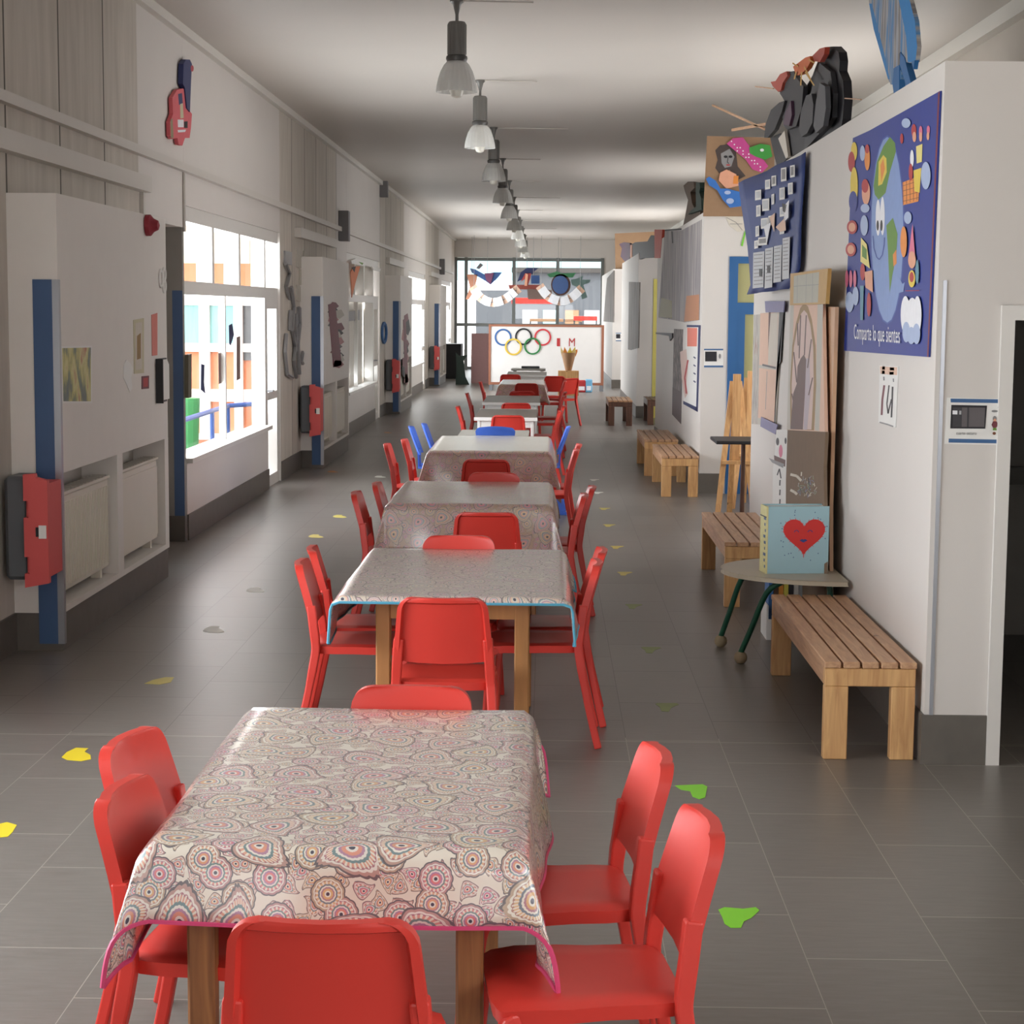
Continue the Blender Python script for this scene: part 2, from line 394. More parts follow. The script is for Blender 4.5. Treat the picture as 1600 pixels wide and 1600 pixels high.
    def build(s, name, parent=None, origin=(0, 0, 0), smooth=False, bevel=0):
        me = bpy.data.meshes.new(name); o_ = Vector(origin)
        me.from_pydata([tuple(Vector(p) - o_) for p in s.v], [], s.f)
        for mt in s.mats: me.materials.append(mt)
        me.polygons.foreach_set('material_index', s.mi)
        if s.uv:
            l = me.uv_layers.new(name='UVMap')
            for lp in me.loops: l.data[lp.index].uv = s.uv[lp.vertex_index]
        if smooth: me.polygons.foreach_set('use_smooth', [True] * len(me.polygons))
        me.update()
        o = bpy.data.objects.new(name, me); COL.objects.link(o)
        if parent: o.parent = parent
        else: o.location = origin
        if smooth:
            try:
                md = o.modifiers.new('edge', 'EDGE_SPLIT'); md.split_angle = math.radians(38)
            except Exception: pass
        if bevel:
            md = o.modifiers.new('bev', 'BEVEL'); md.width = bevel; md.segments = 2; md.limit_method = 'ANGLE'
        return o

def tag(o, label=None, cat=None, group=None, kind=None):
    if label: o['label'] = label
    if cat: o['category'] = cat
    if group: o['group'] = group
    if kind: o['kind'] = kind
    return o
def struct(o): o['kind'] = 'structure'; return o
def thing(name, label, cat, loc=(0, 0, 0), rz=0, group=None, kind=None):
    o = bpy.data.objects.new(name, None); COL.objects.link(o); o.empty_display_size = .1
    o.location = loc; o.rotation_euler = (0, 0, rz); return tag(o, label, cat, group, kind)
KIDS = {}
def copy_tree(o, parent=None):
    c = o.copy(); COL.objects.link(c); c.parent = parent
    for ch in [x for x in bpy.data.objects if x.parent == o]: copy_tree(ch, c)
    return c

def text_geo(s_):
    cu = bpy.data.curves.new('lettering', 'FONT'); cu.body = s_; cu.size = 1; cu.resolution_u = 3
    ob = bpy.data.objects.new('lettering', cu); COL.objects.link(ob)
    dg = bpy.context.evaluated_depsgraph_get(); me = ob.evaluated_get(dg).to_mesh()
    vs = [tuple(v.co) for v in me.vertices]; fs = [tuple(p.vertices) for p in me.polygons]
    ob.evaluated_get(dg).to_mesh_clear(); bpy.data.objects.remove(ob); bpy.data.curves.remove(cu)
    x0 = min(v[0] for v in vs); x1 = max(v[0] for v in vs); y0 = min(v[1] for v in vs); y1 = max(v[1] for v in vs)
    return [((v[0] - x0) / (x1 - x0), (v[1] - y0) / (y1 - y0)) for v in vs], fs
def add_text(mb, s_, o, ex, ey, material):
    """text fitted into the parallelogram o, ex (reading direction), ey (up)"""
    vs, fs = text_geo(s_); o, ex, ey = Vector(o), Vector(ex), Vector(ey)
    mb.add([o + ex * x + ey * y for x, y in vs], fs, material)

class Art:
    """flat layered artwork on a wall plane; outlines traced as pixels onto that real plane"""
    def __init__(s, axis, val, sgn=-1, step=None):
        if step is None: step = .00012 if axis == 'X' else .0006
        s.ax = axis; s.val = val; s.sgn = sgn; s.step = step; s.k = 0; s.mb = MB()
    def pt(s, p, k=None):
        k = s.k if k is None else k; v = s.val + s.sgn * s.step * k
        q = (onX if s.ax == 'X' else onY)(p[0], p[1], s.val)
        if s.ax == 'X': q.x = v
        else: q.y = v
        return q
    def poly(s, pts, material, same=False):
        if not same: s.k += 1
        s.mb.face([s.pt(p) for p in pts], material); return s
    def slab(s, pts, material, t=.012):
        d = (t * -s.sgn, 0, 0) if s.ax == 'X' else (0, t * -s.sgn, 0)
        s.mb.prism([s.pt(p) for p in pts], d, material); return s
    def ell(s, cx, cy, rx, ry, material, n=24, rot=0, same=False):
        s.poly([(cx + rx * math.cos(2 * PI * i / n) * math.cos(rot) - ry * math.sin(2 * PI * i / n) * math.sin(rot), cy + rx * math.cos(2 * PI * i / n) * math.sin(rot) + ry * math.sin(2 * PI * i / n) * math.cos(rot)) for i in range(n)], material, same); return s
    def line(s, pts, w, material, same=False):
        if not same: s.k += 1
        for a, b in zip(pts[:-1], pts[1:]):
            dx, dy = b[0] - a[0], b[1] - a[1]; l = math.hypot(dx, dy) or 1; nx, ny = -dy / l * w / 2, dx / l * w / 2
            s.mb.face([s.pt((a[0] + nx, a[1] + ny)), s.pt((b[0] + nx, b[1] + ny)), s.pt((b[0] - nx, b[1] - ny)), s.pt((a[0] - nx, a[1] - ny))], material)
        return s
    def text(s, t, p0, p1, hpx, material):
        s.k += 1; a = s.pt(p0); b = s.pt(p1); c = s.pt((p0[0], p0[1] - hpx))
        add_text(s.mb, t, a, b - a, c - a, material); return s
    def done(s, name, label, cat, group=None):
        c = Vector((0, 0, 0))
        for v in s.mb.v: c += Vector(v)
        c /= len(s.mb.v)
        return tag(s.mb.build(name, origin=c), label, cat, group)

# ================================================================== SETTING
XL, XR, XP = -2.91, 3.34, 1.60      # left wall, right outer wall, face of the right-hand rooms
ZC = 4.08
YE = 58.6                           # glazed end of the corridor
struct(MB().box((-4.5, -9, -.1), (XR + .3, 66, 0), M_FLOOR).build('floor'))
struct(MB().box((XL - .3, -9, ZC), (XR + .3, YE + .4, ZC + .15), M_CEIL).build('ceiling'))
P = 12.1
mb = MB()
def wall_piece(y0, y1, z0, z1, mt): mb.box((XL - .3, y0, z0), (XL, y1, z1), mt)
ys = [8.2 + P * k for k in range(-2, 5)]
for k, c0 in enumerate(ys):
    c1 = c0 + (5.1 if k < 3 else 5.45)
    w0, w1 = c0 + 6.75, c0 + P - .02
    wall_piece(c0, min(c1, YE), 0, ZC, M_CONC)
    if w1 > YE: break
    # white plaster with a shallow recess beside the glazing
    wall_piece(c1, w0, 2.52, ZC, M_WALL)
    mb.box((XL - .3, c1, 0), (XL - .15, w0, 2.52), M_WALL)
    if c1 < w0 - .5: mb.box((XL - .15, c1, 0), (XL, c1 + .02, 2.52), M_WALL)
    wall_piece(w0, w1, 2.70, ZC, M_WALL)
    wall_piece(w0, w1 - .92, 0, .63, M_WALL)
    wall_piece(w1, c0 + P, 0, ZC, M_WALL)
struct(mb.build('wall_left'))
mb = MB()
for k, c0 in enumerate(ys[1:]):
    mb.box((XL, c0, 0), (XL + .012, c0 + 5.1, .21), M_DADO)
    mb.box((XL - .15, c0 + 5.12, 0), (XL - .138, c0 + 6.75, .21), M_DADO)
    if c0 + P < 60: mb.box((XL, c0 + 6.75, 0), (XL + .012, c0 + P - .94, .21), M_DADO)
struct(mb.build('baseboard_left'))
# cornice strips
struct(MB().box((XL, -9, ZC - .07), (XL + .06, YE, ZC), M_TRIMW).build('trim_1'))
struct(MB().box((XR - .09, -9, ZC - .12), (XR, YE, ZC), M_TRIMW).build('trim_2'))
M_BEIGE = mat('beige_wall_paint', (196, 187, 176), .6, noise=.02)
mb = MB(); yy = -9
for a, b in FILL_R:
    mb.box((XR, yy, 0), (XR + .2, a, ZC), M_BEIGE).box((XR, a, 0), (XR + .2, b, 1.0), M_BEIGE).box((XR, a, 3.2), (XR + .2, b, ZC), M_BEIGE); yy = b
mb.box((XR, yy, 0), (XR + .2, YE + .4, ZC), M_BEIGE)
struct(mb.build('wall_right'))
for n, (a, b) in enumerate(FILL_R):  # frames and glass of the added, unseen fill windows
    w = MB()
    for z in (1.0, 3.14): w.box((XR + .05, a, z), (XR + .12, b, z + .06), M_FRAME)
    for q in range(5): w.box((XR + .05, a + (b - a - .06) * q / 4, 1.05), (XR + .12, a + (b - a - .06) * q / 4 + .06, 3.15), M_FRAME)
    w = struct(w.build('window_%d' % (12 + n)))
    MB().face([(XR + .09, a + .05, 1.05), (XR + .09, b - .05, 1.05), (XR + .09, b - .05, 3.15), (XR + .09, a + .05, 3.15)], M_GLASS).build('pane', w)
struct(MB().box((XL - .3, -9.2, 0), (XR + .2, -9, .7), M_BEIGE).box((XL - .3, -9.2, 2.3), (XR + .2, -9, ZC), M_BEIGE).box((XL - .3, -9.2, .7), (-2.4, -9, 3.1), M_BEIGE).box((2.8, -9.2, .7), (XR + .2, -9, 3.1), M_BEIGE).build('wall_rear'))

# glazed bays -------------------------------------------------------
def pane(mb_, a, b): mb_.face([(XL - .12, a[0], a[1]), (XL - .12, b[0], a[1]), (XL - .12, b[0], b[1]), (XL - .12, a[0], b[1])], M_GLASS)
M_CURT = mat('net_curtain', (196, 190, 180), .9, noise=.05, scale=20, stretch=(1, 8, 1))
def bay(n, w0, w1, closed=False):
    fx0, fx1 = XL - .16, XL - .02
    w = struct(MB().box((fx0, w0, .63), (fx1, w0 + .07, 2.70), M_FRAME).box((fx0, w1 - .94, .63), (fx1, w1 - .86, 2.70), M_FRAME)
        .box((fx0, w0, .63), (XL + .05, w1 - .9, .67), M_FRAME).box((fx0, w0 + .07, 1.99), (fx1, w1, 2.10), M_FRAME).box((fx0, w0, 2.58), (fx1, w1, 2.70), M_FRAME)
        .box((fx0, w0 + 1.35, 2.1), (fx1, w0 + 1.45, 2.58), M_FRAME).box((fx0, w0 + 2.75, 2.1), (fx1, w0 + 2.85, 2.58), M_FRAME)
        .box((fx0 + .04, w0 + 2.2, .67), (fx1 - .04, w0 + 2.26, 1.99), M_FRAME).build('window_%d' % n))
    g = MB(); pane(g, (w0 + .07, .67), (w1 - .94, 1.99)); pane(g, (w0 + .07, 2.1), (w1, 2.58)); g.build('pane', w)
    d = struct(MB().box((fx0, w1 - .86, 0), (fx1, w1 - .76, 1.99), M_FRAME).box((fx0, w1 - .1, 0), (fx1, w1, 1.99), M_FRAME)
        .box((fx0, w1 - .76, 1.88), (fx1, w1 - .1, 1.99), M_FRAME).box((fx0, w1 - .76, 0), (fx1, w1 - .1, .12), M_FRAME)
        .box((fx0, w1 - .76, .92), (fx1, w1 - .1, 1.0), M_FRAME).build('door_%d' % n))
    g = MB(); pane(g, (w1 - .76, .12), (w1 - .1, 1.88)); g.build('pane', d)
    MB().tube([(fx1, w1 - .8, 1.02), (fx1 + .05, w1 - .8, 1.02), (fx1 + .05, w1 - .68, 1.02)], .011, M_STEEL).build('handle', d, smooth=True)
    if closed:   # drawn net curtains
        MB().box((XL - .22, w0 + .05, .65), (XL - .2, w1 - .9, 2.02), M_CURT).box((XL - .22, w0 + .05, 2.1), (XL - .2, w1, 2.6), M_CURT).box((XL - .22, w1 - .8, .1), (XL - .2, w1 - .08, 1.9), M_CURT).build('curtain', w)
for i, (a, b) in enumerate(WIN0):
    bay(i + 1, a, b, closed=(i == 3))
MB().box((-2.915, 27.9, 0.9), (-2.905, 27.95, 1.0), M_WALL)

# grey power duct and lighting conduit along the left wall
M_DUCT = mat('white_duct', (206, 200, 192), .45, noise=.02)
struct(MB().box((XL, -5, 2.955), (XL + .05, 57, 3.015), M_DUCT).build('trim_3'))
for k, c0 in enumerate(ys[2:6]):
    o = MB().box((XL, c0 - 5 if k == 0 else c0 + 1.2, 2.70), (XL + .075, c0 + 5.2 if k == 0 else c0 + 4.9, 2.81), M_DUCT)
    if k == 0: o.box((XL, c0 + 5.12, 2.49), (XL + .03, c0 + 5.2, 2.7), M_DUCT)
    tag(o.build('cable_duct', origin=(XL, c0 + 3, 2.75)), ['white cable duct crossing the nearest bare concrete wall above the white casing', 'white cable duct on the second concrete stretch above the silver relief', 'short white cable duct on the third concrete stretch', 'small white cable duct on the farthest concrete stretch'][k], 'cable duct', 'cable ducts on the concrete')
p1 = onX(285, 265, XL); p2 = onX(286, 362, XL)
tag(MB().tube([(XL + .012, p1.y, p1.z), (XL + .012, p2.y, p2.z)], .012, MATS['white_duct']).build('cable', origin=p2), 'thin grey cable dropping from the wall duct to the first window', 'cable')
for k, (y, s_) in enumerate(((26.0, .22), (50.3, .22), (32.35, .16))):
    z = 3.02 if k < 2 else 3.95
    tag(MB().bbox((XL, y, z - s_ * .9), (XL + .14, y + s_, z + s_), mat('box_grey', (124, 122, 124), .5)).build('junction_box', origin=(XL, y, z)),
        ['grey box at the end of the duct, right of the second concrete stretch', 'grey box at the end of the duct beside the farthest windows', 'small dark box tucked under the ceiling above the third concrete stretch'][k], 'junction box')

# right hand rooms --------------------------------------------------
PODS = [(7.69, 14.5), (19.3, 27.3), (33.0, 40.2), (45.6, 55.0)]
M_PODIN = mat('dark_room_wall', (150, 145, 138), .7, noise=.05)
ZP = 2.90
for n, (y0, y1) in enumerate(PODS):
    dx0, dx1, dz = [(1.915, 2.75, 1.86), (1.87, 2.75, 2.45), (1.87, 2.7, 2.45), (1.9, 2.7, 2.4)][n]
    w = MB().box((XP, y0, 0), (XP + .14, y1, ZP), M_WALL)
    w.box((XP + .14, y0, 0), (dx0, y0 + .12, ZP), M_WALL).box((dx1, y0, 0), (XR, y0 + .12, ZP), M_WALL).box((dx0, y0, dz), (dx1, y0 + .12, ZP), M_WALL)
    w.box((XP + .14, y1 - .12, 0), (XR, y1, ZP), M_WALL)
    w.box((XP + .1, y0 + .1, ZP - .1), (XR, y1 - .1, ZP - .01), M_WALL)
    struct(w.build('wall_room_%d' % (n + 1)))
    b = MB().box((XP - .012, y0 - .012, 0), (XP, y1, .21), M_DADO).box((XP - .012, y0 - .012, 0), (dx0 - .04, y0, .21), M_DADO)
    struct(b.build('baseboard_right_%d' % (n + 1)))
# doorway of the nearest room
y0 = PODS[0][0]
struct(MB().box((1.86, y0 - .02, 0), (1.915, y0 + .13, 1.92), M_FRAME).box((2.75, y0 - .02, 0), (2.8, y0 + .13, 1.92), M_FRAME).box((1.86, y0 - .02, 1.86), (2.8, y0 + .13, 1.92), M_FRAME).build('door_7'))
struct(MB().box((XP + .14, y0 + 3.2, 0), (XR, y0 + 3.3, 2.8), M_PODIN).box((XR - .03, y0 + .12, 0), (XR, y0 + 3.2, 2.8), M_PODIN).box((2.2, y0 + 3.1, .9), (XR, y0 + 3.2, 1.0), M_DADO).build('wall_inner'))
tag(MB().bbox((1.935, y0 + .5, .62), (1.99, y0 + .6, .70), M_WHITE).box((1.935, y0 + .5, .5), (1.95, y0 + .58, .62), M_BLACK).build('door_closer', origin=(1.95, y0 + .5, .6)), 'small white wall fitting just inside the nearest doorway', 'fitting')
# steel corner strip on the nearest room
struct(MB().box((XP + .02, y0 - .006, .21), (XP + .035, y0, 2.02), M_STEEL).build('trim_4'))
# blue door of the second room and others
M_OLIVE = mat('olive_lit_glass', (176, 172, 120), .25, noise=.03)
def blue_door(n, y0, x0, x1, z1, fm, gm):
    d = struct(MB().box((x0, y0 - .02, 0), (x0 + .09, y0 + .1, z1), fm).box((x1 - .09, y0 - .02, 0), (x1, y0 + .1, z1), fm).box((x0, y0 - .02, z1 - .07), (x1, y0 + .1, z1), fm)
        .box((x0 + .09, y0 - .02, 1.86), (x1 - .09, y0 + .1, 1.98), fm).box((x0 + .09, y0 - .015, 0), (x0 + .17, y0 + .05, 1.86), fm).box((x0 + .17, y0 - .015, 0), (x1 - .09, y0 + .05, .7), fm).build('door_%d' % n))
    MB().box((x0 + .17, y0 + .01, .7), (x1 - .09, y0 + .02, 1.86), gm).box((x0 + .09, y0 + .01, 1.98), (x1 - .09, y0 + .02, z1 - .07), gm).build('pane', d)
blue_door(8, PODS[1][0], 1.87, 2.75, 2.45, M_BLUED, M_OLIVE)
blue_door(9, PODS[2][0], 1.87, 2.7, 2.45, mat('yellow_door_paint', (226, 214, 110), .5, noise=.02), M_OLIVE)
blue_door(10, PODS[3][0], 1.9, 2.7, 2.4, M_BLUEPT, M_GLASS)

# glazed end --------------------------------------------------------
M_ALU = mat('grey_aluminium', (120, 124, 122), .45, metal=.3, noise=.02)
struct(MB().box((XL - .3, YE, 3.52), (XR, YE + .3, ZC), M_WALL).box((1.75, YE, 0), (XR, YE + .3, 3.52), M_WALL).build('wall_far'))
xs = [-2.88, -2.55, -1.05, 0.32, 1.72]
w = MB()
for x in xs: w.box((x - .05, YE - .03, 0), (x + .05, YE + .09, 3.52), M_ALU)
for z in (3.46, 1.42, .06): w.box((xs[0], YE - .03, z - .05), (xs[-1], YE + .09, z + .05), M_ALU)
w = struct(w.build('window_11'))
g = MB().face([(xs[0], YE + .03, .1), (xs[-1], YE + .03, .1), (xs[-1], YE + .03, 3.46), (xs[0], YE + .03, 3.46)], M_GLASS); g.build('pane', w)
# courtyard and building beyond the glazed end
M_TEAL = mat('pale_teal_cladding', (160, 196, 196), .6, noise=.04)
M_ORANGE = mat('orange_render', (226, 150, 112), .8, noise=.05, scale=4)
struct(MB().box((-30, -20, -.25), (XL - .3, 90, -.02), mat('courtyard_paving', (200, 194, 184), .8, noise=.05)).build('ground'))
struct(MB().box((-3, YE + .4, -.25), (12, 90, -.02), mat('courtyard_paving', (200, 194, 184), .8)).build('path'))
tag(MB().box((-7, 75, 3.05), (3.2, 75.4, 5.4), M_TEAL).box((-7, 75, -.2), (-6.6, 75.4, 3.05), M_TEAL).box((2.9, 75, -.2), (3.2, 75.4, 3.05), M_TEAL).build('teal_wall_panel', origin=(0, 75, 0)), 'pale teal wall panel added high beyond the low grey building', 'building')  # teal panel added across the sky, bright gap left below it
b = thing('school_building', 'low grey and teal building wing seen through the glazed end of the corridor', 'building', (0, 70, 0))
MB().box((-2.6, 68, 0), (6, 70, 2.6), M_DGREY).box((-1.2, 68, 2.6), (6, 70, 3.25), M_DGREY).build('wall', b, origin=(0, 70, 0))
MB().box((-1.3, 67.7, 3.25), (6.2, 70, 3.42), mat('dark_roof', (70, 66, 62), .7)).build('roof', b, origin=(0, 70, 0))
for i in range(5): MB().box((-.9 + i * .75, 67.95, .6 + (i % 2) * .3), (-.35 + i * .75, 68, 1.9), [M_WHITE, M_TEAL, M_CARD][i % 3]).build('window', b, origin=(0, 70, 0))
for i, (x0, x1, z0, z1, c) in enumerate(((-1.2, .6, 2.1, 2.3, M_RED), (.9, 1.7, 1.55, 1.7, M_RED), (-.6, 1.2, 1.5, 1.6, M_CARD), (.8, 1.6, 1.15, 1.3, M_RED))):
    yb = 62.6 + .7 * i; tag(MB().bbox((x0, yb, z0), (x1, yb + .4, z1), c).box((x0, yb + .1, 0), (x0 + .05, yb + .2, z0), M_DGREY).box((x1 - .05, yb + .1, 0), (x1, yb + .2, z0), M_DGREY).build('play_bench', origin=(x0, yb, 0)),
        ['long red plank behind the glazed end, under the striped figure', 'small red plank beyond the glass above the white screen', 'tan plank beyond the glass, below the paper garland', 'lower red plank beyond the glass at its lower corner'][i], 'bench', 'planks beyond the glazed end')
w = thing('wing_facade', 'orange rendered building wing with white framed doors seen through the first window', 'building', (-6, 26, 0))
MB().box((-9, 26, -.25), (-3.5, 26.4, 4.6), M_ORANGE).build('wall', w, origin=(-6, 26, 0))
M_AWN = mat('cream_awning', (216, 206, 184), .8, noise=.04); M_TCURT = mat('teal_curtain', (150, 200, 200), .8, noise=.15, scale=3, stretch=(12, 1, 1))
fq = lambda x, y, Y: onY(280 + x * 170 / 591, 310 + y * 460 / 1600, Y)
def fbox(nm, x0, y0, x1, y1, Ya, Yb, m_):
    a = fq(x0, y1, Ya); b = fq(x1, y0, Ya)
    return MB().box((a.x, Ya, a.z), (b.x, Yb, b.z), m_).build(nm, w, origin=(-6, 26, 0))
fbox('awning', -200, 120, 380, 350, 25.2, 25.3, M_AWN)
for (x0, x1) in ((112, 162), (300, 342), (462, 490), (-60, -20)): fbox('door_post', x0, 525, x1, 1290, 25.9, 26, M_WHITE)
for (y0, y1) in ((525, 580), (790, 832), (1040, 1102), (1282, 1310)): fbox('door_rail', -60, y0, 490, y1, 25.92, 26, M_WHITE)
fbox('curtain', 162, 580, 300, 790, 25.96, 25.99, M_TCURT); fbox('curtain', -20, 570, 112, 832, 25.96, 25.99, M_TCURT); fbox('pane', 342, 580, 410, 880, 25.96, 25.99, M_DGREY)
fbox('drain_pipe', 430, -300, 462, 1290, 25.85, 25.95, mat('dark_orange', (196, 120, 90), .8))
# blue ramp handrail
def handrail():
    t = thing('ramp_handrail', 'blue tubular handrail of the ramp outside the first window', 'railing', (-4, 21, 0))
    A, B, C_ = onY(285, 657, 19.0), onY(356, 634, 22), onY(414, 630, 22.4)
    MB().tube([A, B, C_], .028, mat('railing_blue', (60, 92, 160), .4)).build('rail', t, origin=(-4, 21, 0), smooth=True)
    for p in (A.lerp(B, .62), B): MB().tube([(p.x, p.y, -.05), p], .026, MATS['railing_blue']).build('post', t, origin=(-4, 21, 0), smooth=True)
handrail()
tag(MB().lathe([(.0, 0), (.14, 0), (.17, .8), (.17, .86), (0, .86)], (0, 0, 0), mat('green_plastic', (70, 150, 90), .5), n=16).build('litter_bin', origin=(0, 0, 0)), 'green bin standing outside at the lower corner of the first window', 'bin').location = (onY(290, 690, 21.5).x, 21.5, -.02)

# ------------------------------------------------------------------ white service casings with radiators (left wall)
M_CASE = mat('white_casing', (226, 220, 213), .55, noise=.02)
M_RAD = mat('cream_radiator', (220, 213, 198), .4, noise=.02)
M_NICHE = mat('niche_grey', (190, 183, 174), .6, noise=.03)
M_SALMON = mat('red_foam', (212, 88, 86), .6, noise=.04)
XC = -2.64
names4 = ['nearest', 'second', 'third', 'farthest']
def casing(k):
    y0 = 10.03 + [0, 11.9, 23.5, 35.9][k]; y1 = y0 + 2.87
    t = thing('service_casing', names4[k] + ' white casing boxed out from the left wall around two radiator niches', 'casing', (XC, y0, 0), group='white casings on the left wall')
    O = (XC, y0, 0)
    n1, n2 = (y0 + .05, y0 + 1.32), (y0 + 1.47, y1 - .12)
    c = MB().box((XL, y0, .98), (XC, y1, 2.49), M_CASE).box((XL, y0, .21), (XC, n1[0], .98), M_CASE).box((XL, n1[1], .21), (XC, n2[0], .98), M_CASE).box((XL, n2[1], .21), (XC, y1, .98), M_CASE)
    c.box((XL, y0, .21), (XC, y1, .245), M_CASE)
    c.box((XL, y0, 0), (XC - .01, y1, .21), M_DADO)
    c.build('body', t, origin=O)
    MB().box((XL, n1[0], .245), (XL + .05, n1[1], .98), M_NICHE).box((XL, n2[0], .245), (XL + .05, n2[1], .98), M_NICHE).build('niche_back', t, origin=O)
    MB().box((XC - .135, y0 - .006, .04), (XC - .03, y0, 2.03), M_BLUEPT).build('blue_stripe', t, origin=O)
    MB().box((XC - .03, y0 - .007, .04), (XC + .006, y0, 2.03), M_STEEL).box((XC, y0 - .007, .04), (XC + .006, y0 + .03, 2.03), M_STEEL).build('corner_guard', t, origin=O)
    for j, (a, b) in enumerate((n1, n2)):
        r = MB().bbox((XC - .13, a + .06, .30), (XC - .045, b - .06, .84), M_RAD)
        if j == 0:
            n = 26
            for q in range(n):
                yy = a + .09 + (b - a - .18) * (q + .5) / n
                r.box((XC - .05, yy - .012, .33), (XC - .036, yy + .012, .80), M_RAD)
        else: r.box((XC - .05, a + .09, .33), (XC - .036, b - .09, .80), M_RAD)
        tt = thing('radiator', [names4[k] + ' casing', ''][0] + (', ribbed cream radiator in its nearer niche' if j == 0 else ', smooth cream radiator in its farther niche'), 'radiator', (XC - .09, a, .3), group='radiators in the niches')
        r.build('panel', tt, origin=(XC - .09, a, .3))
        g = MB().box((XC - .14, a + .05, .845), (XC - .035, b - .05, .86), M_RAD)
        for q in range(14):
            yy = a + .1 + (b - a - .2) * q / 13; g.box((XC - .13, yy - .004, .861), (XC - .045, yy + .004, .866), M_NICHE)
        g.build('grille', tt, origin=(XC - .09, a, .3))
        MB().tube([(XC - .09, a + .02, .78), (XC - .09, a + .07, .78)], .022, M_BLACK).build('valve', tt, origin=(XC - .09, a, .3), smooth=True)
        for q in (a + .2, b - .2): MB().box((XC - .12, q - .02, .245), (XC - .06, q + .02, .3), M_RAD).build('foot', tt, origin=(XC - .09, a, .3))
    # hose cabinet at the near end
    h = thing('hose_cabinet', 'dark grey wall cabinet with notched red front on the end of the ' + names4[k] + ' casing', 'cabinet', (XL + .12, y0 - .14, .43), group='grey and red cabinets')
    O = (XL + .12, y0 - .14, .43)
    MB().bbox((XL + .03, y0 - .26, .43), (XC - .11, y0 - .008, .985), M_DGREY, .02).build('body', h, origin=O)
    zs = [.40, .43, .43, .55, .55, .66, .66, .78, .78, .89, .89, 1.0]
    pts = [(XC + .004, .42), (XC - .125, .395)]
    for i, (za, zb, xx) in enumerate(((.395, .47, 0), (.47, .56, 1), (.56, .66, 0), (.66, .665, 0), (.665, .77, 0), (.77, .86, 1), (.86, 1.0, 0))):
        xo = XC - .125 + .025 * xx
        pts += [(xo, za), (xo, zb)]
    pts += [(XC - .06, 1.005), (XC - .058, .985), (XC + .004, .97)]
    MB().prism([(x, y0 - .3, z) for x, z in pts], (0, .04, 0), M_SALMON).box((XC - .12, y0 - .26, .45), (XC - .0, y0 - .01, .95), M_SALMON).build('notched_front', h, origin=O)
    MB().box((XC - .045, y0 - .306, .66), (XC - .005, y0 - .3, .73), M_WHITE).box((XC - .06, y0 - .307, .67), (XC - .045, y0 - .301, .72), M_BLACK).build('latch', h, origin=O)
for k in range(4): casing(k)
# blue and grey strip in the recess beside each glazed bay
for k in range(4):
    y = 14.87 + P * k
    t = thing('corner_post', 'grey post with dark blue lower half beside the ' + ['first', 'second', 'third', 'fourth'][k] + ' glazed bay', 'post', (XL - .09, y, 0), group='two tone posts beside the glazed bays')
    MB().box((XL - .15, y, .21), (XL - .002, y + .07, 2.52), mat('post_grey', (140, 136, 130), .5)).build('post_body', t, origin=(XL - .09, y, 0))
    MB().box((XL - .085, y - .005, .21), (XL - .004, y, 2.02), M_BLUEPT).build('blue_stripe', t, origin=(XL - .09, y, 0))
    MB().box((XL - .15, y - .004, 0), (XL - .002, y + .07, .21), M_DADO).build('plinth', t, origin=(XL - .09, y, 0))

# ================================================================== CHAIRS
def smooth_pts(p, n=6):
    """Catmull-Rom through points"""
    p = [Vector(q) for q in p]; out = []
    for i in range(len(p) - 1):
        a = p[max(i - 1, 0)]; b = p[i]; c = p[i + 1]; d = p[min(i + 2, len(p) - 1)]
        for k in range(n):
            t = k / n
            out.append(.5 * ((2 * b) + (c - a) * t + (2 * a - 5 * b + 4 * c - d) * t * t + (3 * b - a - 3 * c + d) * t ** 3))
    out.append(p[-1]); return out

def shell(mb, cols, rows, front, back, material):
    """closed slab from two functions of (i,j)"""
    nu, nv = len(cols), len(rows)
    vs = [front(u, v) for v in rows for u in cols] + [back(u, v) for v in rows for u in cols]
    fs = []; K = nu * nv
    for j in range(nv - 1):
        for i in range(nu - 1):
            a = j * nu + i
            fs.append((a, a + 1, a + nu + 1, a + nu)); fs.append((K + a, K + a + nu, K + a + nu + 1, K + a + 1))
    for i in range(nu - 1):
        fs.append((i, K + i, K + i + 1, i + 1)); a = (nv - 1) * nu + i; fs.append((a, a + 1, K + a + 1, K + a))
    for j in range(nv - 1):
        a = j * nu; fs.append((a, a + nu, K + a + nu, K + a)); a = j * nu + nu - 1; fs.append((a, K + a, K + a + nu, a + nu))
    mb.add(vs, fs, material)

